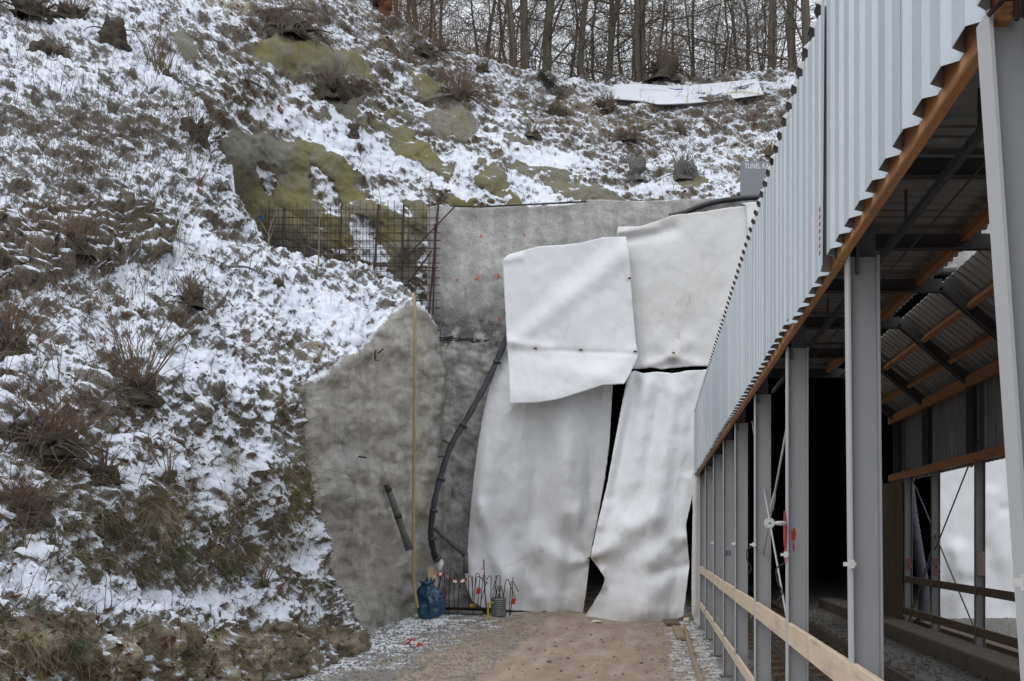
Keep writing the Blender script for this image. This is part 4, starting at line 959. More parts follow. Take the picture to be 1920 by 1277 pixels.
# yellow stake
sc = pix(915, 1172, 19.55); sc[2] = gz(sc[0], sc[1]) - .02
t_ = thing('yellow_stake', sc, 'yellow stake with a clamp at the edge of the road', 'stake')
mb = MB(); mb.beam(sc, sc + np.array((.01, 0, .32)), .028, .028, (0, 1, 0)); mb.build('post', M['yellow'], t_)
mb = MB(); mb.beam(sc + np.array((-.02, -.02, .30)), sc + np.array((.11, -.02, .31)), .025, .02); mb.build('clamp_arm', M['yellow'], t_)
mb = MB(); mb.beam(sc + np.array((-.03, 0, .02)), sc + np.array((.05, 0, .05)), .03, .03); mb.build('foot', M['yellow'], t_)
mb = MB(); c = pix(886, 1136, 20.0); mb.box(c - np.array((.05, .03, .02)), c + np.array((.05, .03, .03))); o = bevel(mb.build('yellow_block', M['yellow'], None, False, origin=c)); tag(o, 'small yellow block beside the rusty beam', 'block')

# ------------------------------------------------------------------ rebar fence on the left of the headwall
t_ = thing('rebar_fence', pix(820, 590, 20.95), 'rusty rebar mesh fence standing behind the snowy mound', 'fence')
mb = MB(); r_ = random.Random(2)
xl, xr = (490 - VX) / F * 20.95, (822 - VX) / F * 20.95
for lay, (st, off, zt) in enumerate(((.14, 0, 8.28), (.14, .06, 8.20))):
    x = xl + off
    while x < xr:
        if lay == 1 and x > xl + 2.3 and r_.random() < .75: x += st; continue
        mb.tube([(x + r_.uniform(-.02, .02), 20.95 + .05 * lay, 4.6), (x + r_.uniform(-.02, .02), 20.95 + .05 * lay, zt + r_.uniform(-.06, .08))], .0055, 4, False); x += st
    z = 4.7
    while z < zt - .05:
        sl_ = r_.uniform(-.02, .02) + (.05 if lay else 0)
        mb.tube([(xl - .1, 20.93 + .05 * lay, z + sl_), ((xl + xr) / 2, 20.93 + .05 * lay, z - sl_ * .4), (xr + .04, 20.93 + .05 * lay, z + r_.uniform(-.01, .01))], .0055, 4, False); z += .15
mb.build('wire_mesh', M['rust'], t_)
for (x0, y0, x1, y1) in ((822, 384, 804, 592), (816, 420, 812, 590), (710, 384, 701, 520), (757, 384, 752, 575), (640, 384, 636, 500), (533, 392, 530, 470), (505, 392, 502, 450)):
    mb = MB(); mb.tube([pix(x0, y0, 20.9), pix(x1, y1, 20.9)], .022 if x0 > 650 else .014, 6); mb.build('post', M['rust'], t_)
for (x0, y0, x1, y1, r1) in ((852, 388, 752, 492, .013), (810, 470, 765, 530, .016), (700, 498, 822, 502, .012)):
    mb = MB(); mb.tube([pix(x0, y0, 20.86), pix(x1, y1, 20.86)], r1, 6); mb.build('brace', M['rust_tall'], t_)
mb = MB(); c = pix(490, 410, 20.8); mb.add([c + np.array(p) for p in ((-.05, 0, -.06), (.05, 0, -.05), (.06, 0, .04), (0, -.02, .08), (-.06, 0, .04))], [(0, 1, 2, 3, 4)]); mb.add([c + np.array(p) for p in ((-.05, .03, -.06), (.05, .03, -.05), (.06, .03, .04), (0, .02, .08), (-.06, .03, .04))], [(4, 3, 2, 1, 0)])
o = mb.build('blue_rag', M['bag'], None, False, origin=c); tag(o, 'scrap of blue plastic caught at the left end of the rebar fence', 'scrap')

# ------------------------------------------------------------------ sign and tarpaulin
def text_mesh(txt, size, mat, name, parent, loc, depth=.002, width=None, rot=(R(90), 0, 0)):
    cu = bpy.data.curves.new(name, 'FONT'); cu.body = txt; cu.size = size; cu.extrude = depth; cu.offset = size * .012
    ob = bpy.data.objects.new(name, cu); COL.objects.link(ob); bpy.context.view_layer.update()
    dg = bpy.context.evaluated_depsgraph_get(); me = bpy.data.meshes.new_from_object(ob.evaluated_get(dg))
    COL.objects.unlink(ob); bpy.data.objects.remove(ob)
    o = bpy.data.objects.new(name, me); me.name = name; me.materials.clear(); me.materials.append(mat); COL.objects.link(o)
    o.rotation_euler = rot
    if width:
        w0 = max(v.co.x for v in me.vertices); k = width / w0
        for v in me.vertices: v.co.x *= k
    o.parent = parent; o.location = Vector(loc) - (total_loc(parent) if parent is not None else Vector())
    return o
YS = 22.3
a = pix(1388, 372, YS); b = pix(1388, 302, YS)
t_ = thing('tunnel_sign', (a[0] + 1., YS, a[2] - .2), 'grey sign board with white capital letters above the headwall', 'sign')
mb = MB(); mb.box((a[0], YS, a[2] - .12), (a[0] + 2.2, YS + .04, b[2])); bevel(mb.build('board', M['sign'], t_), .006)
p = pix(1396, 316, YS); text_mesh('TUNEL KAT', .155, M['signtext'], 'lettering', t_, (p[0], YS - .002, p[2]), width=52 / F * YS)
for x in (.25, 1.9): mb = MB(); mb.box((a[0] + x, YS + .042, a[2] - 1.2), (a[0] + x + .07, YS + .11, b[2] - .05)); mb.build('sign_post', M['darksteel'], t_)

def build_tarp():
    n, m = 40, 110
    G = coons([(1150,160),(1195,158),(1260,162),(1330,158),(1420,149)], [(1150,186),(1200,190),(1236,197),(1300,194),(1360,188),(1432,178)], [(1150,160),(1147,175),(1150,186)], [(1420,149),(1426,165),(1432,178)], n, m)
    px, py = G[..., 0], G[..., 1]; Y = fB_(px, py) - .26
    Y = Y - .05 * fbm(np.stack([px / 40, py / 9, px * 0], -1), 3)
    for f in [(1210,166,1300,170,4,5,.10),(1300,184,1370,172,3,4,.12),(1330,190,1400,160,4,6,-.08),(1250,164,1290,168,3,3,-.10)]: Y = Y - ridge(px, py, *f)
    P = pixv(px, py, Y)
    t_ = thing('tarpaulin', P[n // 2, m // 2], 'white tarpaulin spread over the snowy slope below the wood', 'tarpaulin')
    o = link_mesh('tarp_cloth', P, grid_faces(n, m), M['tarp'], t_, True, {'grime': px * 0}); s_ = o.modifiers.new('thick', 'SOLIDIFY'); s_.thickness = .02
    def strip(pts, w_, mat, name):
        q = smooth_path([pix(x, y, float(fB_(np.array(x, float), np.array(y, float))) - .40) for x, y in pts], 14); mb = MB()
        mb.tube(q, w_, 4); mb.build(name, M[mat], t_)
    strip([(1255,166),(1268,168),(1280,167)], .018, 'tarpblue', 'blue_stripe')
    strip([(1310,183),(1335,181),(1355,175)], .02, 'tarpblue', 'blue_stripe')
    strip([(1375,166),(1400,160),(1415,156)], .012, 'tarpblue', 'blue_stripe')
    strip([(1290,175),(1288,185),(1290,192)], .012, 'tarpyellow', 'yellow_stripe')
    strip([(1356,176),(1390,172),(1425,176)], .012, 'tarpyellow', 'yellow_stripe')
    strip([(1232,197),(1270,197),(1320,195),(1345,190)], .02, 'black', 'lower_hem')
    strip([(1395,187),(1412,187),(1425,186)], .018, 'black', 'lower_hem')
build_tarp()

# ------------------------------------------------------------------ steel shed over the track
XL, XR, ZB, ZE = .76, 4.2, 2.62, 3.74        # column lines, underside of cladding, eave
YL = [2.217, 4.14, 6.14, 8.15, 10.2, 12.0, 14.07, 16.4, 18.4, 20.4]
YR = [-5.5, -3.5, -1.5, .3, 2.2, 4.1, 6.1, 8.0, 9.9, 11.8, 13.74, 15.92, 17.65, 20.0]
Y0S, Y1S = 2.12, 18.9
shed = thing('steel_shed', (2.48, 11, 0), 'long galvanised steel shed on grey columns leading into the tunnel mouth', 'shed')

def hcol(mb, x, y, z0, z1, face, w=.125, d=.135, lean=0.):
    # outer flange, web facing the viewer, inner flange;  face=-1 outer side towards -x
    def bx(xa, xb, ya, yb):
        v = []
        for z in (z0, z1):
            k = lean * (z1 - z)
            for (xx, yy) in ((xa, ya), (xb, ya), (xb, yb), (xa, yb)): v.append((xx + k, yy, z))
        mb.add(v, [(3, 2, 1, 0), (4, 5, 6, 7), (0, 1, 5, 4), (1, 2, 6, 5), (2, 3, 7, 6), (3, 0, 4, 7)])
    return bx
def column(x, y, z0, z1, lean=0., w=.125):
    mb = MB(); bx = hcol(mb, x, y, z0, z1, -1, lean=lean)
    bx(x + .008, x + w - .008, y + .038, y + .046)
    bx(x + w - .008, x + w, y, y + .085)
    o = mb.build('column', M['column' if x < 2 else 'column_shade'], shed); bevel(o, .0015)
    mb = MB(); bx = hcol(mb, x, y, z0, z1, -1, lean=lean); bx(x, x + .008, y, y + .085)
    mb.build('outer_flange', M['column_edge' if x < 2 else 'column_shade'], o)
    mb = MB(); k = lean * (z1 - z0); mb.box((x - .03 + k, y - .03, z0 - .005), (x + w + .03 + k, y + .16, z0 + .015)); mb.build('base_plate', M['darksteel'], o)
    return o
for i, y in enumerate(YL):
    lean = .068 if i == 0 else (.010 if i == 1 else 0)
    column(.704 if i == 0 else (XL if i == 1 else XL + .01), y, 0.0, ZB + .10, lean)
for y in YR: column(XR, y, -.03, ZB + .10)

def corr_profile(s0, s1, pitch, depth, wt=.36, wb=.30):
    # (s, offset): wide outer pans with narrower valleys
    pts = []; s = s0
    f = (1 - wt - wb) / 2
    while s < s1 - 1e-6:
        for ds, o in ((0, depth), (wt * pitch, depth), ((wt + f) * pitch, 0), ((wt + f + wb) * pitch, 0)):
            if s + ds <= s1 + 1e-6: pts.append((s + ds, o))
        s += pitch
    pts.append((s1, depth if abs(((s1 - s0) / pitch) % 1) < .4 else 0))
    return pts
def corr_sheet(prof, fn, name, mat, parent, nv=2):
    """fn(s, offset, t) -> point, t in 0..1 across the ribs"""
    mb = MB(); V = []; ts = np.linspace(0, 1, nv)
    for s, o in prof:
        for t in ts: V.append(fn(s, o, t))
    fs = [(i * nv + j, (i + 1) * nv + j, (i + 1) * nv + j + 1, i * nv + j + 1) for i in range(len(prof) - 1) for j in range(nv - 1)]
    mb.add(V, fs); o = mb.build(name, mat, parent, False)
    s_ = o.modifiers.new('gauge', 'SOLIDIFY'); s_.thickness = .0025; s_.offset = 0
    return o
XC = .705                                                # mean plane of the left cladding
def clad(y0, y1, zb=2.735, zt=3.80, curl=0., tuck=0., wob=0):
    r_ = random.Random(int(y0 * 100))
    prof = corr_profile(y0, y1, .194, .036, .52, .20)
    j = {round(s, 4): r_.uniform(-.004, .004) for s, _ in prof}
    def fn(s, o, t):
        x = XC + .018 - o + j[round(s, 4)] * .8
        if curl: x -= curl * math.exp(-(s - y0) / .07) * (1 - .55 * t)
        if tuck: x += tuck * math.exp(-(y1 - s) / .1)
        return (x, s, zb + (zt - zb) * t + j[round(s, 4)] * .8)
    return corr_sheet(prof, fn, 'cladding_panel', M[('galv', 'galv2', 'galv3')[int(y0 * 7.3) % 3]], shed, 5)
p0 = clad(2.13, 2.945, zb=2.735)
p1 = clad(2.94, 4.215, zb=2.735)
p2 = clad(4.222, 5.42, zb=2.70, curl=.016)
ys = [5.41, 6.58, 7.75, 8.92, 10.09, 11.26, 12.43, 13.6, 14.77, 15.94, 17.11, 18.28, 18.9]
for a, b in zip(ys[:-1], ys[1:]): clad(a, b + .01, zb=2.735 + rnd.uniform(-.006, .006))
# right hand cladding
def cladR(y0, y1):
    prof = corr_profile(y0, y1, .194, .036, .52, .20)
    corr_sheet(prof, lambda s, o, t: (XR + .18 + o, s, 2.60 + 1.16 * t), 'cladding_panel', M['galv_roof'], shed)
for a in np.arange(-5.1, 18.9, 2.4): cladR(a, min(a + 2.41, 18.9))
# roof: left slope, flat crown, right slope
SH = [(.70, 3.74), (1.66, 4.60), (3.30, 4.60), (4.44, 3.72)]
def roof(y0, y1, a, b, name, inset0=0., inset1=0.):
    a = np.array(SH[a]); b = np.array(SH[b]); d = (b - a) / np.linalg.norm(b - a); nrm = np.array((-d[1], d[0]))
    a2 = a + d * inset0; b2 = b - d * inset1
    prof = corr_profile(y0, y1, .20, .05, .40, .25)
    def fn(s, o, t):
        q = a2 + (b2 - a2) * t + nrm * (o + .06); return (q[0], s, q[1])
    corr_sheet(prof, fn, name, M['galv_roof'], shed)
for y0 in np.arange(-5.95, 18.9, 2.0):
    y1 = min(y0 + 2.01, 18.95)
    roof(y0, y1, 0, 1, 'roof_sheet', .075, 0); roof(y0, y1, 1, 2, 'roof_sheet', -.03, .02); roof(y0, y1, 2, 3, 'roof_sheet', .06, -.08)
# steel frames
for y in YL[:-1]:
    mb = MB(); pts = [(.80, y + .065, ZB + .1), (.80, y + .065, ZE + .0), (1.66, y + .065, 4.50), (3.30, y + .065, 4.50), (4.26, y + .065, ZE - .05), (4.26, y + .065, ZB)]
    for a, b in zip(pts[:-1], pts[1:]): mb.beam(a, b, .012, .16, (0, 1, 0) if False else (.3, 0, .95)); mb.beam(np.array(a) + np.array((0, 0, -.07)), np.array(b) + np.array((0, 0, -.07)), .11, .01, (.3, 0, .95))
    mb.build('roof_frame', M['darksteel'], shed)
# timber
def timber(a, b, w_, h_, name='timber_rail', mat='orange_wood', up=(0, 0, 1)):
    mb = MB(); mb.beam(a, b, w_, h_, up); return bevel(mb.build(name, M[mat], shed), .004)
ycut = YL[:-1]
for y0, y1 in zip([2.22, 4.2, 6.2, 10.2, 14.1], [4.2, 6.2, 10.2, 14.1, 18.85]): timber((.7415, y0 + .001, 2.745), (.7415, y1 - .001, 2.752), .035, .09, 'timber_fascia')
for y0, y1 in zip([2.2, 6.1, 9.9, 13.76, 15.94], [6.1, 9.9, 13.74, 15.92, 18.8]):
    timber((4.19, y0, 2.66), (4.19, y1 - .004, 2.66), .05, .12)
    timber((4.20, y0, 3.70), (4.20, y1 - .004, 3.70), .07, .14)
    timber((3.98, y0, 4.00), (3.98, y1 - .004, 4.00), .06, .12, up=(.5, 0, .8))
    timber((3.62, y0, 4.28), (3.62, y1 - .004, 4.28), .06, .12, up=(.5, 0, .8))
    timber((3.02, y0, 4.55), (3.02, y1 - .004, 4.55), .08, .10)
    timber((1.95, y0, 4.55), (1.95, y1 - .004, 4.55), .08, .10)
    timber((.99, y0, 4.02), (.99, y1 - .004, 4.02), .06, .12, up=(-.5, 0, .8))
# hung tray, cable and trolley rail under the crown
mb = MB(); mb.beam((1.52, 2.3, 4.36), (1.52, 18.8, 4.36), .03, .05); mb.build('hanging_rail', M['darksteel'], shed)
mb = MB(); mb.beam((2.10, 2.3, 4.22), (2.10, 18.8, 4.22), .05, .06); mb.beam((2.30, 2.3, 4.22), (2.30, 18.8, 4.22), .012, .012)
for y in np.arange(2.8, 18.8, 2.0): mb.beam((2.10, y, 4.25), (2.10, y, 4.52), .02, .02, (0, 1, 0))
mb.build('hanging_rail', M['darksteel'], shed)
mb = MB()
for y in (5.0, 5.06): mb.box((1.98, y, 4.08), (2.22, y + .02, 4.34))
mb.lathe((2.10, 5.04, 3.92), [(.05, 0), (.075, .03), (.07, .16), (.03, .2)], 12); mb.build('trolley', M['darksteel'], shed)
# guard boards in each bay
for i in range(len(YL) - 1):
    y0, y1 = YL[i] + .068, YL[i + 1] + .050
    for zt, h in ((1.10, .125), (.465, .10)):
        k = rnd.uniform(-.012, .012)
        mb = MB(); xo = XL + .012 + (.055 if i == 0 else 0) * 0
        mb.beam((xo + .014, y0, zt - h / 2 + k), (xo + .014, y1, zt - h / 2 - k * .4), .026, h); bevel(mb.build('guard_board', M['rail_wood'], shed), .003)
for i in range(6, len(YR) - 1):
    y0, y1 = YR[i] + .068, YR[i + 1] + .050
    for zt, h in ((.90, .11), (.36, .12)):
        mb = MB(); mb.beam((XR + .03, y0, zt), (XR + .03, y1, zt), .026, h); mb.build('guard_board', M['dark_wood'], shed)
mb = MB(); mb.beam((XR + .42, 10, .07), (XR + .42, 19.5, .07), .12, .16); mb.build('sill_beam', M['dark_wood'], shed)
# cross bracing
def rod(a, b, r=.007, mat='column_edge'):
    mb = MB(); mb.tube([a, b], r, 6); mb.build('tie_rod', M[mat], shed, True)
rod((.84, 6.2, 2.60), (.84, 9.2, .90)); rod((.845, 6.2, .72), (.845, 9.2, 2.62))
rod((.84, 8.3, .55), (.84, 10.1, .02)); 
a = np.array((.84, 6.2, 2.60)); b = np.array((.84, 9.2, .90)); d = b - a
mb = MB(); mb.tube([a + d * .40, a + d * .43, a + d * .465, a + d * .48], [.008, .015, .015, .008], 8); mb.build('turnbuckle', M['column_edge'], shed, True)
rod((XR + .06, 13.8, .25), (XR + .06, 17.6, 2.7), .011, 'darksteel'); rod((XR + .06, 17.6, .3), (XR + .06, 13.8, 2.9), .011, 'darksteel'); rod((XR + .06, 15.95, 1.6), (XR + .06, 17.7, .15), .011, 'darksteel')
# inner boarding near the tunnel, far end shade
mb = MB()
for k in range(4): mb.box((XR - .02, 17.82 + k * .5, .05 + 0), (XR + .005, 18.30 + k * .5, 2.58))
mb.build('inner_boarding', M['dark_wood'], shed)
# clips, marks, lettering
def clip(x, y, z, name='clip'):
    mb = MB(); mb.box((x - .030, y - .012, z - .008), (x + .02, y - .003, z + .008)); mb.box((x - .012, y - .016, z - .016), (x + .012, y - .0125, z + .018)); mb.build(name, M['white'], shed)
clip(XL + .02, 2.217, 1.505); clip(XL + .01, 4.14, 1.495); clip(XL + .0, 6.14, 1.50); clip(XL, 8.15, 1.545); clip(XL, 10.2, 1.54); clip(XL, 14.07, 1.53)
for y, z in ((8.15, 1.50), (6.14, 1.42)):
    mb = MB(); mb.tube(smooth_path([(XL - .01, y - .02, z + .03), (XL - .055, y - .02, z), (XL - .05, y - .02, z - .08), (XL - .02, y - .02, z - .14), (XL - .05, y - .02, z - .19)], 12), .005, 5); mb.build('loose_wire', M['rust_tall'], shed)
def splat(c, u, v, lu, lv, seed, name='paint_mark', mat='red', n=16):
    r_ = random.Random(seed); c = np.array(c, float); u = np.array(u, float); v = np.array(v, float)
    pts = [c]
    for k in range(n):
        a = 2 * math.pi * k / n; q = .65 + .35 * r_.random(); pts.append(c + u * lu * q * math.cos(a) + v * lv * q * math.sin(a))
    mb = MB(); mb.add(pts, [(0, 1 + k, 1 + (k + 1) % n) for k in range(n)]); return mb.build(name, M[mat], shed)
splat((XL + .052, 6.14 + .0355, 1.62), (1, 0, 0), (0, 0, 1), .018, .045, 3); splat((XL + .052, 6.14 + .0353, 1.545), (1, 0, 0), (0, 0, 1), .006, .04, 4)
splat((XL - .0015, 6.14 + .05, 1.64), (0, 1, 0), (0, 0, 1), .05, .13, 5); splat((XL - .0016, 6.14 + .03, 1.50), (0, 1, 0), (0, 0, 1), .03, .06, 8)
splat((XL + .004, 6.1385, 1.62), (1, 0, 0), (0, 0, 1), .005, .14, 6)
text_mesh('35', .075, M['blueink'], 'number', shed, (XL + .03, 11.998 + .0355, 1.40))
text_mesh('5', .26, M['red_shade'], 'number', shed, (XR + .0, 17.648, 1.07)); text_mesh('5', .26, M['red_shade'], 'number', shed, (XR + .0, 15.918, 1.10))
mb = MB(); mb.box((XR + .02, 15.9165, 1.03), (XR + .12, 15.9185, 1.06)); mb.build('paint_mark', M['red_shade'], shed)
mb = MB(); mb.box((XR + .012, 13.737, 1.10), (XR + .115, 13.7385, 1.42)); mb.build('paint_mark', simple('faded_red_mark', (.15, .08, .075), (.2, .17, .17), .8, 0, 30), shed)
# dotted red marks on cladding
def dots(y, z0, n, dz, x):
    for k in range(n):
        mb = MB(); mb.box((x - .002, y - .014, z0 + k * dz), (x, y + .014, z0 + k * dz + .017)); mb.build('paint_mark', M['red'], shed)
dots(4.37, 2.78, 7, .030, XC - .0205); dots(2.20, 2.865, 5, .030, XC - .0215)
# header over the near columns and light edge angle
mb = MB(); mb.beam((.80, 2.10, 2.86), (.80, 2.10, 2.72), .2, .012, (0, 1, 0)); mb.beam((.90, 2.285, 2.80), (4.3, 2.285, 2.80), .012, .22); mb.build('header', M['column'], shed)
mb = MB(); mb.tube([(.70, 2.205, 2.70), (.735, 2.205, 2.735), (.76, 2.205, 2.735), (.76, 2.205, 2.69)], .006, 5); mb.build('hook', M['rust_tall'], shed)

# survey target on its arm
tc_ = pix(1443, 981, 6.05)
t_ = thing('survey_target', tc_, 'round white survey target with a cross held out from a grey column', 'target')
def disc(c, r, y0, y1, n=24):
    mb = MB(); vs = [(c[0] + r * math.cos(2 * math.pi * k / n), y, c[2] + r * math.sin(2 * math.pi * k / n)) for y in (y0, y1) for k in range(n)]
    mb.add(vs, [tuple(range(n)), tuple(range(2 * n - 1, n - 1, -1))] + [(k, k + n, (k + 1) % n + n, (k + 1) % n) for k in range(n)]); return mb
disc(tc_, .030, tc_[1] - .012, tc_[1] + .012).build('disc', M['white'], t_)
mb = MB(); mb.tube([tc_ + np.array((.024 * math.cos(a), -.0125, .024 * math.sin(a))) for a in np.linspace(0, 2 * math.pi, 25)], .0016, 4, False); mb.build('ring', M['column'], t_)
mb = MB(); mb.box(tc_ + np.array((-.012, -.0145, -.0016)), tc_ + np.array((.012, -.0125, .0016))); mb.box(tc_ + np.array((-.0016, -.0146, .0017)), tc_ + np.array((.0016, -.0126, .012))); mb.box(tc_ + np.array((-.0016, -.0146, -.012)), tc_ + np.array((.0016, -.0126, -.0017))); mb.build('cross', M['blueink'], t_)
mb = MB(); mb.tube([tc_ + np.array((.03, 0, 0)), tc_ + np.array((.045, .0, 0)), tc_ + np.array((.075, .02, 0)), tc_ + np.array((.10, .09, 0))], [.008, .012, .013, .012], 8); mb.build('arm', M['white'], t_, True)

# track inside the shed
t_ = thing('railway_track', (2.1, 12, 0), 'narrow gauge track running through the shed into the tunnel', 'track')
for x in (1.62, 2.58):
    mb = MB(); mb.beam((x, 3, .155), (x, 40, .155), .05, .028); mb.beam((x, 3, .11), (x, 40, .11), .012, .07); mb.beam((x, 3, .07), (x, 40, .07), .08, .012); mb.build('rail', M['steelrail'], t_)
sl_bm = None
for k in range(40):
    mb = MB(); y = 5.5 + k * .62; mb.box((1.32, y, -.02), (2.90, y + .16, .063)); bevel(mb.build('sleeper', M['dark_wood'], t_), .008)
mb = MB(); mb.box((3.72, 3, -.1), (4.16, 24, .22)); o = bevel(mb.build('concrete_kerb', M['concrete'], None, False, origin=(3.9, 12, 0)), .02); tag(o, 'dirty concrete kerb under the right hand columns inside the shed', 'kerb')
mb = MB(); pth = smooth_path([pix(1704, 880, 18.2), pix(1706, 930, 18.2), pix(1716, 1000, 18.2), pix(1726, 1060, 18.2), pix(1733, 1110, 18.2), pix(1730, 1150, 18.2), pix(1718, 1190, 18.2), pix(1690, 1192, 18.4), pix(1655, 1175, 18.8)], 120)
mb.tube(pth, [.085 + (.012 if i % 2 else 0) for i in range(120)], 12); o = mb.build('ventilation_duct', M['duct'], None, True, origin=pth[60]); tag(o, 'ribbed dark blue duct hanging behind the right hand posts of the shed', 'duct')
# planks and debris on the right of the road
def plank(a, b, w_, h_, label, mat='old_wood'):
    a = np.array((a[0], a[1], gz(*a) + h_ / 2 + .012)); b = np.array((b[0], b[1], gz(*b) + h_ / 2 + .012)); mb = MB(); mb.beam(a, b, w_, h_)
    o = bevel(mb.build('plank', M[mat], None, False, origin=a), .005); tag(o, label, 'plank')
def gp(px, py): Y = CH * F / (py - VY); return ((px - VX) / F * Y, Y)
plank(gp(1268, 1180), gp(1277, 1200), .14, .05, 'short muddy plank lying at the foot of the right hand white sheet')
plank(gp(1284, 1155), gp(1287, 1168), .10, .05, 'small upright looking board end beside the dark gap', 'rail_wood')
plank(gp(1283, 1180), gp(1298, 1232), .06, .05, 'long thin batten lying along the snow beside the shed')
plank(gp(1298, 1234), gp(1316, 1290), .06, .05, 'nearer thin batten lying in line along the snow beside the shed')
plank(gp(1256, 1165), gp(1262, 1176), .25, .04, 'dark board in the shadow at the foot of the sheet', 'dark_wood')
mb = MB(); c = gp(1118, 1172); z = gz(*c) + .012
mb.add([(c[0] - .10, c[1] - .1, z), (c[0] + .12, c[1] - .07, z + .015), (c[0] + .09, c[1] + .12, z + .005), (c[0] - .06, c[1] + .1, z + .02)], [(0, 1, 2, 3)]); s_o = mb.build('paper_scrap', M['white'], None, False, origin=(c[0], c[1], z)); tag(s_o, 'white scrap lying on the mud in front of the sheets', 'scrap')
s_o.modifiers.new('thick', 'SOLIDIFY').thickness = .004
for k, (px, py, s, lab) in enumerate([(768, 1213, .12, 'tangle of red and white tape lying on the ground left of the road'), (786, 1217, .07, 'smaller bit of red tape on the ground beside the larger tangle')]):
    c = np.array((*gp(px, py), 0.)); c[2] = gz(c[0], c[1]) + .03; mb = MB(); r_ = random.Random(k)
    for j in range(6):
        q = [c + np.array((r_.uniform(-s, s), r_.uniform(-s, s), r_.uniform(0, .07))) for _ in range(4)]; mb.mi = 1 if j % 3 else 0
        for a, b in zip(q[:-1], q[1:]): mb.add([a, b, b + np.array((0, .015, .028)), a + np.array((0, .015, .028))], [(0, 1, 2, 3)])
    o = mb.build('tape_tangle', [M['white'], M['red']], None, False, origin=c); tag(o, lab, 'tape')

def stone_mesh(r, seed):
    bmv = []; n, m = 7, 9; r_ = np.random.RandomState(seed); sc = np.array((1, r_.uniform(.7, 1.1), r_.uniform(.45, .7)))
    V = []
    for i in range(n):
        for j in range(m):
            t = math.pi * i / (n - 1); p = 2 * math.pi * j / m; V.append((math.sin(t) * math.cos(p), math.sin(t) * math.sin(p), math.cos(t)))
    V = np.array(V); V = V * (1 + .55 * pnoise(V * 1.3 + seed * 3.7))[:, None] * sc * r
    fs = [(i * m + j, i * m + (j + 1) % m, (i + 1) * m + (j + 1) % m, (i + 1) * m + j) for i in range(n - 1) for j in range(m)]
    me = bpy.data.meshes.new('stone'); me.from_pydata(V.tolist(), [], fs); me.materials.append(M['stone']); return me
SM = [stone_mesh(1., k) for k in range(6)]
STONES = [(1030,1242,9),(1052,1257,8),(993,1220,6),(1065,1233,6),(1042,1212,5),(1108,1190,5),(1093,1245,5),(1062,1180,4),(1111,1172,4),(1127,1196,4),(1203,1242,6),(1008,1256,5),(1151,1230,4),(968,1201,4),(1130,1201,5),(1072,1203,4),(1150,1197,3),(1017,1188,4),(1049,1165,3),(1088,1180,3),(1040,1205,4),(1004,1239,4),(1118,1258,4),(1168,1262,5),(930,1238,4),(1021,1222,5),(1035,1225,4),(1050,1236,4),(1076,1216,3),(1098,1214,3),(1180,1212,3),(955,1256,5),(1245,1240,5),(1085,1268,6)]
for k, (px, py, s) in enumerate(STONES):
    o = bpy.data.objects.new('stone', SM[k % 6]); COL.objects.link(o); c = gp(px, py); sz = s / F * c[1] * .58
    o.location = (c[0], c[1], gz(*c) + sz * .3); o.scale = (sz,) * 3; o.rotation_euler = (0, 0, k * 1.7)
    tag(o, 'small grey stone lying on the muddy road', 'stone', 'stones on the road')
# loose gravel (nobody could count it)
def scatter_stones(name, n, sampler, smin, smax, mat, lab=None):
    base = np.array([(0, 0, .6), (.9, 0, 0), (.1, .8, .05), (-.85, .1, 0), (-.1, -.9, .05), (0, 0, -.4)]); f0 = np.array([(0, 1, 2), (0, 2, 3), (0, 3, 4), (0, 4, 1), (5, 2, 1), (5, 3, 2), (5, 4, 3), (5, 1, 4)])
    pos = sampler(n); n = len(pos)
    a = nrs.uniform(0, 6.28, n); s = nrs.uniform(0, 1, n) ** 2 * (smax - smin) + smin
    b = base[None] * (1 + .35 * nrs.normal(size=(n, 6, 3)) * .5)
    ca, sa = np.cos(a), np.sin(a)
    x = b[..., 0] * ca[:, None] - b[..., 1] * sa[:, None]; y = b[..., 0] * sa[:, None] + b[..., 1] * ca[:, None]
    V = np.stack([x, y, b[..., 2]], -1) * s[:, None, None] + pos[:, None, :]
    fs = (f0[None] + (np.arange(n) * 6)[:, None, None]).reshape(-1, 3)
    o = link_mesh(name, V, fs, mat, None, False); kind(o, 'stuff'); return o
def samp_left(n):
    y = nrs.uniform(11.3, 20, n); x = -4.9 + nrs.uniform(0, 1, n) ** 1.3 * 2.9
    return np.stack([x, y, ground_z(x, y)], -1)
def samp_right(n):
    y = nrs.uniform(11.3, 20, n); x = nrs.normal(.35, .22, n); return np.stack([x, y, ground_z(x, y) + .0], -1)
def samp_road(n):
    y = nrs.uniform(11.3, 20, n); x = nrs.uniform(-3.2, .2, n); return np.stack([x, y, ground_z(x, y)], -1)
def samp_in(n):
    y = nrs.uniform(6, 24, n); x = nrs.uniform(.95, 3.7, n); return np.stack([x, y, ground_z(x, y) + .02], -1)
def samp_far(n):
    y = nrs.uniform(12, 21, n); x = nrs.uniform(4.7, 8, n); return np.stack([x, y, ground_z(x, y)], -1)
scatter_stones('gravel', 9000, samp_left, .008, .034, M['gravel']); scatter_stones('gravel', 900, samp_right, .006, .035, M['gravel'])
scatter_stones('gravel', 1100, samp_road, .005, .022, M['stone']); scatter_stones('gravel', 6000, samp_in, .012, .04, M['ballast']); scatter_stones('gravel', 5000, samp_far, .012, .04, M['gravel'])

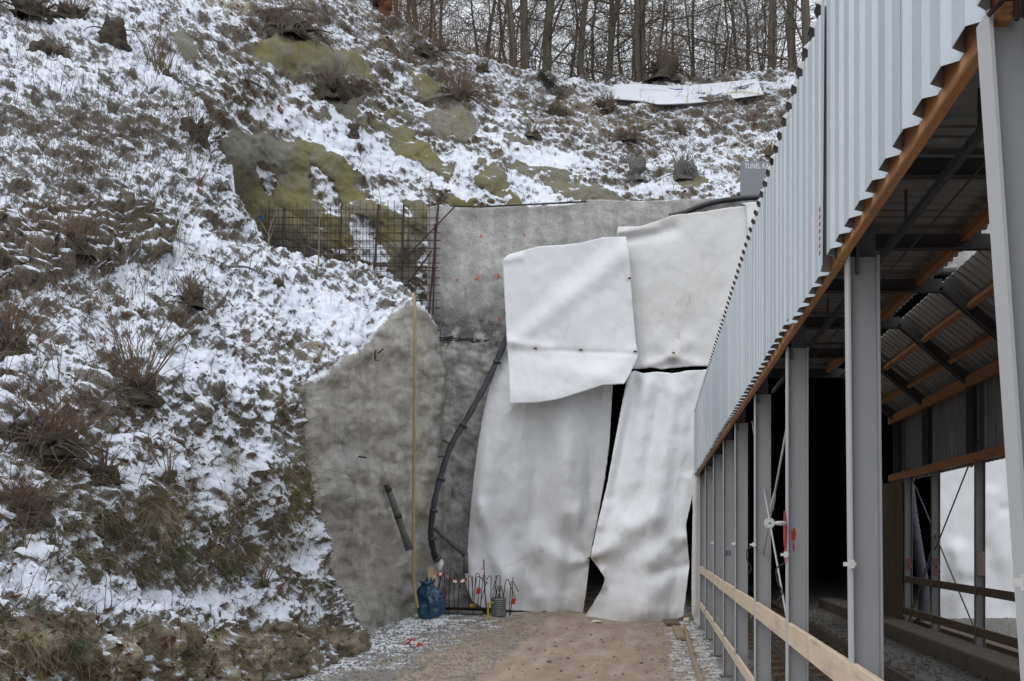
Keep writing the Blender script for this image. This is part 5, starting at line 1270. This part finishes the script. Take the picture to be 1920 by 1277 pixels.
# ------------------------------------------------------------------ plants
def blades(name, pos, dirs, L, wd, mat, bend=.3, seg=2, k_='stuff'):
    """flat tapering blades; dirs unit vectors"""
    n = len(pos); side = np.cross(dirs, nrs.normal(size=(n, 3))); side /= np.linalg.norm(side, axis=1)[:, None] + 1e-9
    bd = np.cross(side, dirs); V = []
    for i in range(seg + 1):
        t = i / seg; c = pos + dirs * (L * t)[:, None] + (bd * (bend * L * t * t)[:, None]) + np.array((0, 0, -1)) * (.35 * bend * L * t * t)[:, None]
        ww = (wd * (1 - .8 * t))[:, None]
        V += [c - side * ww, c + side * ww]
    V = np.stack(V, 1); k = 2 * (seg + 1)
    f0 = np.array([(2 * i, 2 * i + 1, 2 * i + 3, 2 * i + 2) for i in range(seg)])
    fs = (f0[None] + (np.arange(n) * k)[:, None, None]).reshape(-1, 4)
    o = link_mesh(name, V, fs, mat, None, False)
    if k_: kind(o, k_)
    return o
def pick(which, n, weight):
    L = LIT[which]; nv = L['N'].shape[1] if which == 'B' else L['P'].shape[1]
    P = L['P'][:, :nv]; PX, PY = L['PX'][:, :nv], L['PY'][:, :nv]
    W = weight(PX, PY, L['snow'][:, :nv]) * L['ok'][:, :nv]
    Wf = np.clip(W.ravel(), 0, None); Wf = Wf / Wf.sum(); i = nrs.choice(len(Wf), n, p=Wf)
    return P.reshape(-1, 3)[i] + nrs.normal(size=(n, 3)) * .012, L['N'][:, :nv].reshape(-1, 3)[i] if L['N'].shape[1] >= nv else None, PX.ravel()[i], PY.ravel()[i]
def unit(v): return v / (np.linalg.norm(v, axis=1)[:, None] + 1e-9)
dark = lambda px, py, s: np.clip(.62 - s, 0, .7) ** 1.2
# litter of fallen twigs and stalks lying on the slope
for which, n, Lm in (('A', 15000, .12), ('B', 17000, .17)):
    wgt = (lambda px, py, s: (py < 1160) * dark(px, py, s) * (.5 + 1.2 * np.exp(-blob(px, py, 170, 250, 200, 190, 0)))) if which == 'A' else (lambda px, py, s: dark(px, py, s))
    p, N, px, py = pick(which, n, wgt)
    d = nrs.normal(size=(n, 3)); d -= N * (d * N).sum(1)[:, None]; d = unit(d) ; d += np.array((.5, -.3, -.4)); d -= N * (d * N).sum(1)[:, None] * .8; d = unit(d + N * nrs.uniform(0, .35, n)[:, None])
    L = Lm * (.3 + nrs.gamma(2, .45, n)); blades('leaf_litter', p + N * .012, d, L, nrs.uniform(.0022, .0055, n) * (1 if which == 'A' else 1.5), M['twig'], .25)
# dead grass
p, N, px, py = pick('A', 15000, lambda px, py, s: np.clip(.5 - s, 0, .5) ** 1.3 * (.15 + .6 * (py > 850)) * (1 - .93 * (py > 1145)))
d = unit(N * .5 + np.array((.15, -.35, -.25)) + nrs.normal(size=(len(p), 3)) * .45); d[py < 850] = unit(N[py < 850] + nrs.normal(size=((py < 850).sum(), 3)) * .6)
blades('dead_grass', p, d, .05 + nrs.gamma(2, .045, len(p)), nrs.uniform(.0015, .0035, len(p)), M['straw'], .6, 3)
p, N, px, py = pick('A', 2400, lambda px, py, s: np.clip(.6 - s, 0, .6) * ((py > 880) * (1 - .8 * (py > 1150)) + .35 * ((px > 150) & (py > 500))) * np.clip(fbm(np.stack([px / 40, py / 40, px * 0], -1), 2) - .05, 0, 1))
d = unit(N * .6 + np.array((.1, -.3, .1)) + nrs.normal(size=(len(p), 3)) * .4); blades('green_grass', p, d, .05 + nrs.gamma(2, .04, len(p)), nrs.uniform(.002, .004, len(p)), M['greengrass'], .7, 3)
p, N, px, py = pick('B', 6000, lambda px, py, s: np.clip(.55 - s, 0, .6)); d = unit(N * .5 + np.array((0, -.2, .5)) + nrs.normal(size=(len(p), 3)) * .5)
blades('dead_grass', p, d, .06 + nrs.gamma(2, .07, len(p)), nrs.uniform(.003, .006, len(p)), M['straw'], .6, 2)
# fallen leaves: small curled quads
def leaves(which, n, wgt, s0, s1):
    p, N, px, py = pick(which, n, wgt); a = unit(np.cross(N, nrs.normal(size=(n, 3)))); b = np.cross(N, a); s = nrs.uniform(s0, s1, n)[:, None]; N2 = N * nrs.uniform(.1, .7, n)[:, None]
    p = p + N * .015; V = np.stack([p - a * s, p + b * s * .6 + N2 * s * .5, p + a * s, p - b * s * .6 + N2 * s * .7], 1); fs = (np.array([(0, 1, 2, 3)])[None] + (np.arange(n) * 4)[:, None, None]).reshape(-1, 4)
    kind(link_mesh('fallen_leaves', V, fs, M['leaf'], None, False), 'stuff')
leaves('A', 2600, lambda px, py, s: dark(px, py, s) + .05, .014, .042); leaves('B', 2600, lambda px, py, s: dark(px, py, s), .025, .06)

# thin dry stems standing on the slope (uncountable)
def stem_stuff(name, which, n, wgt, h0, h1, r, mat, lean):
    p, N, px, py = pick(which, n, wgt); mb = MB()
    for k in range(n):
        h = rnd.uniform(h0, h1); d = Vector((rnd.gauss(lean[0], .22), rnd.gauss(lean[1], .22), 1)); d.normalize(); d = np.array(d)
        q = p[k] - N[k] * .03; m1 = q + d * h * .5 + np.array((rnd.gauss(0, .04), rnd.gauss(0, .04), 0)) * h; e = q + d * h + np.array((rnd.gauss(.03, .12), rnd.gauss(0, .1), -.04)) * h
        mb.tube([q, m1, e], [r, r * .8, r * .35], 3, False)
        for j in range(rnd.randint(1, 4)):
            t = rnd.uniform(.3, .9); b = q + (e - q) * t + (m1 - (q + e) / 2) * (1 - abs(2 * t - 1)); g = b + np.array((rnd.gauss(0, .3), rnd.gauss(0, .25), rnd.uniform(.0, .35))) * h * .45; mb.tube([b, g], [r * .6, r * .3], 3, False)
    kind(mb.build(name, M[mat], None, False), 'stuff')
stem_stuff('dry_stems', 'A', 620, lambda px, py, s: np.exp(-blob(px, py, 190, 260, 190, 150, 30)) * (.3 + dark(px, py, s)) + .4 * np.exp(-blob(px, py, 340, 270, 60, 110, -20)), .2, .75, .0045, 'twig', (.15, -.1))
stem_stuff('dry_stems', 'A', 330, lambda px, py, s: np.exp(-blob(px, py, 220, 520, 170, 60, 10)) + .5 * np.exp(-blob(px, py, 90, 760, 130, 120, 0)) + .05, .15, .7, .0040, 'brown_twig', (.1, -.1))
stem_stuff('dry_stems', 'A', 120, lambda px, py, s: np.exp(-blob(px, py, 560, 480, 130, 40, 15)) + .12, .08, .45, .0038, 'brown_twig', (.1, 0))
stem_stuff('dry_stems', 'B', 700, lambda px, py, s: np.exp(-blob(px, py, 1230, 250, 260, 60, 0)) + .6 * np.exp(-blob(px, py, 760, 90, 160, 45, 25)) + .15, .12, .55, .006, 'brown_twig', (.05, 0))

# shrubs: a torn stump with roots and standing shoots
def shrub(name, label, cat, px, py, which, wid, h_st, n_sh, h_sh, spread=.35, roots=8, mat='stump', smat='brown_twig', group=None, r_sh=.007, seed=0, sink=.1):
    c, N = surf(px, py, which); r_ = random.Random(seed + px); c = c - N * sink * wid
    t_ = thing(name, c, label, cat, group)
    if h_st > 0:
        n, m = 14, 18; V = []
        for i in range(n):
            for j in range(m):
                t = i / (n - 1); a = 2 * math.pi * j / m; rr = wid * .5 * (1.05 - .35 * t) if i < n - 1 else wid * .2
                V.append((math.cos(a) * rr, math.sin(a) * rr, (t - .25) * h_st))
        V = np.array(V); nz = fbm(V * (2.2 / wid) + seed * 3.1 + px * .01, 4); nz2 = pnoise(np.stack([V[:, 0], V[:, 1], V[:, 2] * .25], -1) * (7 / wid) + seed)
        V[:, :2] *= (.9 + .5 * nz + .36 * nz2)[:, None]; V[:, 2] += (.35 * h_st * nz2 + .2 * h_st * nz) * (V[:, 2] > .3 * h_st)
        fs = [(i * m + j, i * m + (j + 1) % m, (i + 1) * m + (j + 1) % m, (i + 1) * m + j) for i in range(n - 1) for j in range(m)] + [tuple((n - 1) * m + j for j in range(m))]
        link_mesh('stump', V + c, fs, M[mat], t_, True)
    if roots:
        mb = MB()
        for k in range(roots):
            a = r_.uniform(0, 6.28); L = wid * r_.uniform(.3, .85); b = c + np.array((math.cos(a) * wid * .3, math.sin(a) * wid * .3 - .05, h_st * r_.uniform(0, .5)))
            e = b + np.array((math.cos(a) * L, math.sin(a) * L * .5 - .1, -L * r_.uniform(.1, .8))); m_ = (b + e) / 2 + np.array((0, -.05, L * r_.uniform(0, .3)))
            mb.tube(smooth_path([b, m_, e], 6), [wid * .032, wid * .028, wid * .022, wid * .017, wid * .012, wid * .006], 5, False)
        mb.build('root', M[mat], t_, True)
    if n_sh:
        mb = MB()
        for k in range(n_sh):
            a = r_.uniform(0, 6.28); q = r_.uniform(0, 1); d = np.array((math.cos(a) * spread * q, math.sin(a) * spread * q * .7 - .05, 1.)); d /= np.linalg.norm(d); h = h_sh * r_.uniform(.35, 1)
            b = c + np.array((math.cos(a) * wid * .3 * q, math.sin(a) * wid * .3 * q, h_st * .35)); m_ = b + d * h * .55 + np.array((r_.gauss(0, .07), 0, 0)) * h; e = b + d * h + np.array((r_.gauss(0, .08) + math.cos(a) * spread * .25, 0, 0)) * h
            mb.tube([b, m_, e], [r_sh, r_sh * .7, r_sh * .3], 4, False)
            for j in range(r_.randint(1, 5)):
                t = r_.uniform(.3, .95); s_ = (b + (m_ - b) * t * 2) if t < .5 else (m_ + (e - m_) * (t * 2 - 1)); g = s_ + (d + np.array((r_.gauss(0, .6), r_.gauss(0, .5), r_.gauss(0, .3)))) * h * r_.uniform(.08, .26); mb.tube([s_, g], [r_sh * .5, r_sh * .25], 3, False)
        mb.build('shoot', M[smat], t_, False).name = 'shoots'
    return t_
SH_ = [
 ('shrub', 'dark torn stump with tall thin shoots on the upper left slope', 'shrub', 302, 178, 'B', .62, .60, 40, 1.35, .30, 10),
 ('stump', 'dark rounded stump near the top left beside the grey rock', 'stump', 216, 88, 'A', .50, .55, 8, .5, .3, 8),
 ('shrub', 'broad stump with short bristling shoots standing on a grey earth pillar', 'shrub', 628, 180, 'B', .72, .55, 55, .75, .5, 12),
 ('shrub', 'root plate with spread roots and many upright twigs above the green face', 'shrub', 858, 182, 'B', .80, .35, 80, 1.05, .7, 16),
 ('shrub', 'small stump with a few short shoots on the open snow', 'shrub', 662, 258, 'B', .30, .35, 14, .45, .6, 5),
 ('shrub', 'long tangle of bare roots with thick shoots at the top of the rock band', 'shrub', 540, 66, 'B', 1.1, .40, 60, .9, .6, 22),
 ('shrub', 'brown dry tuft on the slope left of the tarpaulin', 'shrub', 1137, 208, 'B', .62, .36, 60, .5, .6, 10),
 ('shrub', 'brown tuft low on the slope below the fallen fir branch', 'shrub', 1042, 218, 'B', .60, .26, 40, .32, .7, 10),
 ('shrub', 'small dark tuft beside the fir branch', 'shrub', 1050, 178, 'B', .32, .25, 20, .3, .5, 5),
 ('stump', 'pale cut stump above the headwall with dark cracks', 'stump', 1190, 330, 'B', .50, .55, 12, .45, .5, 8),
 ('shrub', 'low earth covered stump with tall shoots above the headwall', 'shrub', 1284, 330, 'B', .62, .42, 36, .85, .45, 9),
 ('shrub', 'uprooted root plate with brown shoots on the ridge before the wood', 'shrub', 1245, 140, 'B', .95, .70, 60, 1.25, .6, 18),
 ('stump', 'rust red rotten stump standing on the ridge at the top left of the wood', 'stump', 722, 26, 'B', .42, .95, 0, 0, 0, 5),
 ('stump', 'dark mossy stump at the top of the ridge left of the wood', 'stump', 700, 6, 'B', .40, .5, 8, .5, .5, 5),
 ('shrub', 'dark brown snag on the ridge slope below the red stump', 'shrub', 795, 100, 'B', .80, .30, 36, .55, .7, 14),
 ('shrub', 'brown leafy clump on the ridge beneath the first trees', 'shrub', 832, 90, 'B', .50, .26, 40, .4, .7, 8),
 ('shrub', 'reddish grass clump on the ridge slope', 'shrub', 908, 132, 'B', .45, .2, 50, .4, .7, 3),
 ('shrub', 'twiggy dark snag on the slope right of the green patches', 'shrub', 1000, 253, 'B', .42, .2, 22, .4, .8, 8),
 ('shrub', 'fallen root with broken twigs in the middle of the right slope', 'shrub', 1178, 270, 'B', .50, .2, 18, .5, .8, 12),
 ('shrub', 'grassy clump halfway up the right slope', 'shrub', 1275, 250, 'B', .45, .16, 46, .5, .7, 4),
 ('shrub', 'brown clump near the shed roof on the right slope', 'shrub', 1445, 290, 'B', .45, .2, 40, .5, .7, 4),
 ('shrub', 'many stemmed shrub on a leafy stump in the middle of the left bank', 'shrub', 258, 752, 'A', .42, .28, 46, 1.15, .95, 16),
 ('shrub', 'brown bramble tangle at the left edge below the shrub', 'shrub', 95, 850, 'A', .55, .22, 90, .55, 1.4, 24),
 ('shrub', 'dark leafless bush cut by the left edge of the picture', 'shrub', 12, 650, 'A', .42, .35, 60, .6, .7, 14),
 ('shrub', 'dark evergreen twigs low at the left edge', 'shrub', 25, 985, 'A', .36, .25, 90, .32, 1.3, 12),
 ('shrub', 'small dry clump alone on the snowy mound', 'shrub', 522, 540, 'A', .16, .12, 40, .16, .35, 3),
 ('shrub', 'dark clump with dry stalks at the edge of the mossy ledges', 'shrub', 145, 495, 'A', .42, .26, 30, .6, .6, 8),
 ('shrub', 'shaded clump on the bank above the many stemmed shrub', 'shrub', 345, 580, 'A', .36, .22, 46, .4, .8, 8),
 ('shrub', 'root clump over the edge of the left slope beside the green face', 'shrub', 372, 268, 'A', .60, .5, 36, .9, .5, 12),
 ('shrub', 'brown thorny clump high on the left slope', 'shrub', 60, 40, 'A', .80, .3, 60, .9, .8, 10),
 ('shrub', 'twig clump with fine stalks at the top left edge of the bare rock', 'shrub', 130, 30, 'A', .70, .25, 60, .9, .7, 8),
 ('shrub', 'mossy snow capped root at the left of the upper slope', 'shrub', 82, 95, 'A', .60, .3, 6, .4, .6, 12),
 ('shrub', 'small dark shrub right of the bramble tangle', 'shrub', 183, 905, 'A', .26, .16, 26, .40, .7, 6),
 ('shrub', 'young stalks with a leafy foot on the snowy ledge', 'shrub', 300, 905, 'A', .18, .12, 12, .45, .6, 4),
 ('shrub', 'thin branching plant on the lowest snowy ledge', 'shrub', 490, 1100, 'A', .14, .06, 16, .36, .7, 3),
]
for k, (nm, lab, cat, px, py, wh, wid, hst, nsh, hsh, spr, rt) in enumerate(SH_):
    red = 'rust red' in lab; cut = 'pale cut' in lab or 'earth covered' in lab
    shrub(nm, lab, cat, px, py, wh, wid, hst, nsh, hsh, spr, rt, 'rustwood' if red else ('greypipe' if cut else 'stump'), 'brown_twig' if wh == 'A' or 'brown' in lab else ('twig' if k % 3 else 'brown_twig'), None, .0055 if wh == 'A' else .0085, k)
# lone saplings in front of the fence
for px, py, h, lab in ((603, 512, 1.55, 'tallest thin sapling in front of the rebar fence'), (672, 515, .62, 'short forked stalk in front of the rebar fence'), (520, 474, .7, 'dry stalk at the left end of the rebar fence')):
    c, N = surf(px, py, 'A'); mb = MB(); r_ = random.Random(px)
    pth = smooth_path([c - N * .1, c + np.array((-.06, 0, h * .35)), c + np.array((-.05, 0, h * .6)), c + np.array((.05, 0, h))], 14); mb.tube(pth, [.015 - .0008 * i for i in range(14)], 5, False)
    for k in range(6): i = r_.randint(3, 12); b = pth[i]; mb.tube([b, b + np.array((r_.uniform(-.25, .25), r_.uniform(-.1, .1), r_.uniform(.1, .3)))], [.007, .003], 4, False)
    o = mb.build('sapling', M['straw'], None, True, origin=c); tag(o, lab, 'sapling')
# grass tufts hanging over the ledges
def tuft(px, py, L, n, wd, mat, label):
    c, N = surf(px, py, 'A'); k0 = nrs.randint(0, 1 << 30)
    pos = c + np.stack([nrs.normal(0, wd, n), nrs.normal(0, wd * .5, n), nrs.normal(0, .025, n)], -1) + N * .02
    d = unit(N * .55 + np.array((.15, -.35, -.30)) + nrs.normal(size=(n, 3)) * .22); o = blades('grass_tuft', pos, d, L * nrs.uniform(.4, 1, n), nrs.uniform(.0015, .0032, n), M[mat], .9, 5, None)
    me = o.data; 
    co = np.empty(len(me.vertices) * 3); me.vertices.foreach_get('co', co); co = co.reshape(-1, 3) - c; me.vertices.foreach_set('co', co.ravel()); o.location = c; me.update()
    tag(o, label, 'grass tuft')
for a in [(265,945,.42,420,.055,'straw','largest straw coloured grass tuft hanging over the left ledge'),(460,1020,.40,360,.06,'straw','straw tuft hanging right of the green tufts on the lower ledge'),(318,1032,.24,260,.04,'greengrass','dark green grass tuft in the middle of the lower ledge'),
          (90,1040,.24,260,.06,'greengrass','green tuft at the far left of the lower ledge'),(145,1035,.24,220,.04,'straw','yellowed tuft beside the far left green tuft'),(345,1180,.22,200,.05,'straw','straw tuft drooping over the cliff edge of the bank'),(260,1170,.20,170,.045,'straw','tuft with green tips drooping over the cliff edge, left of the long straw one'),
          (485,1150,.18,200,.04,'straw','short tuft on the right part of the cliff edge'),(405,930,.22,200,.05,'straw','short tuft above the straw tuft of the lower ledge'),(50,1200,.22,150,.07,'straw','coarse tuft in the lower left corner'),(420,1065,.16,160,.03,'greengrass','small green tuft at the foot of the right hand straw tuft'),(185,1075,.18,160,.04,'greengrass','small green tuft beneath the yellowed one'),
          (290,640,.14,160,.05,'greengrass','small green tuft on the bank above the many stemmed shrub'),(420,870,.22,160,.05,'straw','thin tuft on the bank face right of the snowy ledge'),(520,965,.26,180,.05,'straw','thin straw tuft at the right end of the lower ledge'),(120,1215,.18,120,.06,'greengrass','green blades hanging in the lower left corner')]:
    tuft(*a)
# fallen fir branch and logs on the slope
def log(px0, py0, px1, py1, r, label, which, mat='bark', snow=True):
    a, Na = surf(px0, py0, which); b, Nb = surf(px1, py1, which); mb = MB(); m_ = (a + b) / 2 + (Na + Nb) * .06; a = a + Na * .05; b = b + Nb * .05
    mb.tube(smooth_path([a, m_, b], 9), [r * (1 - .06 * i) for i in range(9)], 7)
    for k in range(3): q = a + (b - a) * rnd.uniform(.3, .9); mb.tube([q, q + np.array((rnd.uniform(-.3, .3), -.1, rnd.uniform(.1, .3)))], [r * .4, r * .15], 4)
    o = mb.build('fallen_branch', M[mat], None, True, origin=a); tag(o, label, 'branch')
log(1010,138,1030,165,.045,'fallen branch at the crest beside the first thick trees','B'); log(1322,228,1362,250,.05,'fallen branch on the right slope below the tarpaulin','B'); log(790,192,870,184,.05,'long bare root lying across the snow above the green face','B'); log(1185,268,1235,282,.05,'dead branch lying in the middle of the right slope','B')
log(505,28,590,20,.05,'bare root arching over the rock at the top of the slope','B'); log(70,720,108,800,.018,'bent dead branch on the left bank beside the bramble','A'); log(430,500,500,520,.02,'dead stick lying on the crest of the snowy mound','A'); log(450,155,510,185,.035,'dead branch lying on the snow right of the tall stump','B')
def fir(px, py, label):
    c, N = surf(px, py, 'B'); n = 900; t = nrs.uniform(0, 1, n); ang = nrs.uniform(0, 6.28, n)
    ax = np.array((.28, -.1, -.32)); pos = c + N * .1 + np.array((-.15, 0, .2)) + ax * t[:, None] * 1.3 + np.stack([np.cos(ang), np.sin(ang) * .5, np.sin(ang)], -1) * nrs.uniform(0, .16, n)[:, None]
    o = blades('fir_branch', pos - c, unit(nrs.normal(size=(n, 3)) + ax), nrs.uniform(.06, .16, n), nrs.uniform(.004, .007, n), simple('fir_needles', (.035, .045, .03), (.05, .055, .035), .8), .3, 2, None); o.location = c; tag(o, label, 'branch')
fir(1022, 160, 'grey green fir branch lying on the slope under the first thick trees')

# ------------------------------------------------------------------ the wood
def make_tree(seed, H, r0, limbs, low, lean=(0, 0), twigs=8, fork=False, tw_n=4):
    r_ = random.Random(seed); tr, cr = MB(), MB(); n = 13; path = []; rad = []
    for i in range(n):
        t = i / (n - 1); path.append(np.array((lean[0] * t * H + .16 * (math.sin(t * 9 + seed) - math.sin(seed)) * (1 + t) + .05 * math.sin(t * 31 + seed), lean[1] * t * H + .1 * math.cos(t * 4 + seed) * t, t * H - .35))); rad.append(r0 * (1.0 - .82 * t) * (1 + .55 * math.exp(-t * H / .35)))
    tr.tube(path, rad, 9)
    at = lambda t: (lambda x: path[int(x)] + (path[min(int(x) + 1, n - 1)] - path[int(x)]) * (x - int(x)))(min(t, .999) * (n - 1))
    if fork:
        b = at(.1); e = b + np.array((.35 * r_.choice((-1, 1)), .1, H * .55)); m_ = (b + e) / 2 + np.array((-(e - b)[0] * .15 + .2, 0, 0)); tr.tube(smooth_path([b, m_, e], 8), [r0 * .7 * (1 - .1 * i) for i in range(8)], 7)
    for k in range(limbs):
        t = low + (1 - low) * (k + r_.random()) / limbs; b = at(t); a = r_.uniform(0, 6.28); L = H * (.13 + .17 * r_.random()) * (1.15 - .6 * t); up = r_.uniform(-.25, 1.0)
        d = np.array((math.cos(a), math.sin(a), up)); q1 = b + d * L * .45 + np.array((r_.gauss(0, .1), r_.gauss(0, .1), r_.gauss(.0, .1))) * L; q2 = q1 + (d + np.array((r_.gauss(0, .4), r_.gauss(0, .4), r_.gauss(.1, .3)))) * L * .3; q3 = q2 + (d + np.array((r_.gauss(0, .5), r_.gauss(0, .5), r_.gauss(.1, .45)))) * L * .3
        rl = max(r0 * (.25 - .15 * t) * r_.uniform(.4, 1.2), .010); cr.tube([b, q1, q2, q3], [rl, rl * .7, rl * .45, rl * .18], 5, False)
        pts = [b, q1, q2, q3]
        for j in range(twigs):
            s = r_.uniform(.25, 2.95); i = min(int(s), 2); p0 = pts[i] + (pts[i + 1] - pts[i]) * (s - i); dd = d * .5 + np.array((r_.gauss(0, .6), r_.gauss(0, .6), r_.gauss(.15, .5))); l2 = L * r_.uniform(.15, .42); p1 = p0 + dd * l2 * .6 + np.array((0, 0, r_.gauss(0, .1))) * l2; p2 = p1 + (dd + np.array((r_.gauss(0, .5), r_.gauss(0, .5), r_.gauss(0, .4)))) * l2 * .5
            cr.tube([p0, p1, p2], [rl * .35, rl * .22, .004], 3, False)
            for _ in range(tw_n): p3 = p1 + (p2 - p1) * r_.random(); cr.tube([p3, p3 + (dd + np.array((r_.gauss(0, .8), r_.gauss(0, .8), r_.gauss(0, .6)))) * l2 * .35], [.006, .003], 3, False)
    return tr, cr
def tree_proto(seed, mat, **kw):
    tr, cr = make_tree(seed, **kw)
    t_ = thing('bare_tree', (0, 0, 0), '', 'tree'); tr.build('trunk', M[mat], t_, True); cr.build('crown', M['twig'], t_, False); return t_
BIG = [tree_proto(1, 'bark', H=15, r0=.14, limbs=46, low=.03), tree_proto(2, 'bark_green', H=16, r0=.155, limbs=46, low=.03, lean=(.01, 0)), tree_proto(3, 'bark', H=14, r0=.125, limbs=46, low=.03, lean=(.05, 0)), tree_proto(4, 'bark', H=14, r0=.13, limbs=46, low=.02, fork=True), tree_proto(5, 'bark', H=15, r0=.14, limbs=44, low=.03, lean=(-.10, 0))]
used = [False] * 5
TREES = [ # px, distance behind crest, proto, scale, label
 (962,1.4,0,.80,'slim dark tree directly left of the thickest pair at the edge of the wood'),(984,1.8,0,1.02,'thick dark trunk beside the slim one, first big tree from the left'),(1018,2.2,1,1.0,'greenish straight trunk right of the thick dark pair'),
 (1086,2.4,0,.85,'straight dark trunk with side branches, fourth big tree from the left'),(1142,3.0,3,.95,'forked trunk left of the leaning tree in the middle of the wood'),(1196,2.0,4,.92,'trunk leaning left from the foot of a straight one in the wood'),(1205,2.2,0,.78,'straight trunk sharing its foot with the left leaning tree'),
 (1448,2.5,4,.88,'slender trunk leaning left in the right part of the wood'),(1486,2.0,4,1.08,'stout trunk leaning left, nearest the thick right hand tree'),(1513,1.6,0,1.15,'thickest dark trunk at the right end of the wood beside the shed roof'),
 (815,5.5,3,.62,'slim forked tree above the brown brush at the left of the wood'),(790,6.5,4,.58,'thin left leaning tree above the brown brush'),(770,8,0,.55,'thin straight tree at the far left of the wood'),(738,9,3,.55,'thin forked tree just right of the red stump'),
 (1062,6.5,2,.62,'thin tree leaning right behind the greenish trunk'),(1120,5,0,.55,'thin straight tree left of the forked trunk'),(1345,7,2,.6,'thin right leaning tree behind the uprooted root plate'),(1390,6,0,.62,'thin straight tree between the tarpaulin and the leaning trunks'),(1300,8,1,.6,'thin greenish tree above the uprooted root plate'),(1250,9,0,.55,'thin tree behind the uprooted root plate'),(1420,9,3,.55,'thin forked tree left of the slender leaning trunk'),(930,5.0,2,.55,'thin tree leaning towards the thick dark pair from the left'),(885,7,0,.5,'thin tree above the brown brush right of the slim forked one')]
for k, (px, d, pr, sc, lab) in enumerate(TREES):
    o = BIG[pr] if not used[pr] else copy_tree(BIG[pr]); used[pr] = True
    o.location = crest_at(px, d) ; o.scale = (sc,) * 3; o.rotation_euler = (0, 0, 0 if pr in (2, 3, 4) else k * 1.3); o['label'] = lab; o['group'] = 'trees along the edge of the wood'
THIN = []
for s in range(5):
    tr, cr = make_tree(20 + s, 10, .055, 40, .03, lean=((s - 2) * .025, 0), twigs=6, tw_n=3); base = len(tr.v); tr.v += cr.v; tr.f += [tuple(i + base for i in f) for f in cr.f]; tr.m += cr.m
    o = tr.build('background_tree', M['bark'] if s % 2 else M['bark_green'], None, False); THIN.append(o)
    tag(o, 'thin bare tree deep among the many in the wood behind the slope', 'tree', 'thin trees deep in the wood')
r_ = random.Random(31)
for k in range(146):
    o = THIN[k] if k < 5 else THIN[k % 5].copy()
    if k >= 5: COL.objects.link(o)
    px = r_.uniform(640, 1600) if k < 112 else r_.uniform(1600, 1950)
    if 830 < px < 960 and k % 3: px += r_.choice((-190, 240, 400))
    d = 5 + 42 * r_.random() ** 1.3; o.location = crest_at(px, d); s = r_.uniform(.6, 1.25) * (1 + d / 90); o.scale = (s, s, s * r_.uniform(.9, 1.2)); o.rotation_euler = (r_.gauss(0, .03), r_.gauss(0, .05), r_.uniform(0, 6.28))
# undergrowth: thin brown stems that nobody could count
def undergrowth(n, dmin, dmax, h0, h1, r, mat, pxr, pw):
    mb = MB()
    for k in range(n):
        px = r_.uniform(*pxr); d = dmin + (dmax - dmin) * r_.random() ** pw; c = crest_at(px, d); h = r_.uniform(h0, h1); e = c + np.array((r_.gauss(0, .14) * h, r_.gauss(0, .1) * h, h)); m_ = (c + e) / 2 + np.array((r_.gauss(0, .04) * h, 0, 0)); mb.tube([c - np.array((0, 0, .2)), m_, e], [r, r * .8, r * .3], 3, False)
        for j in range(3): t = r_.uniform(.3, .95); b = c + (e - c) * t; mb.tube([b, b + np.array((r_.gauss(0, .25), r_.gauss(0, .2), r_.uniform(.05, .4))) * h * .4], [r * .5, r * .25], 3, False)
    kind(mb.build('undergrowth', M[mat], None, False), 'stuff')
undergrowth(2600, .8, 10, .4, 1.7, .008, 'brown_twig', (690, 980), 1.2); undergrowth(1100, 1.0, 9, .25, .9, .009, 'brown_twig', (960, 1560), 1.3); undergrowth(900, 6, 60, 1.5, 5., .011, 'twig', (640, 1620), 1.); undergrowth(300, 20, 80, 4., 9., .03, 'bark', (620, 1650), 1.)
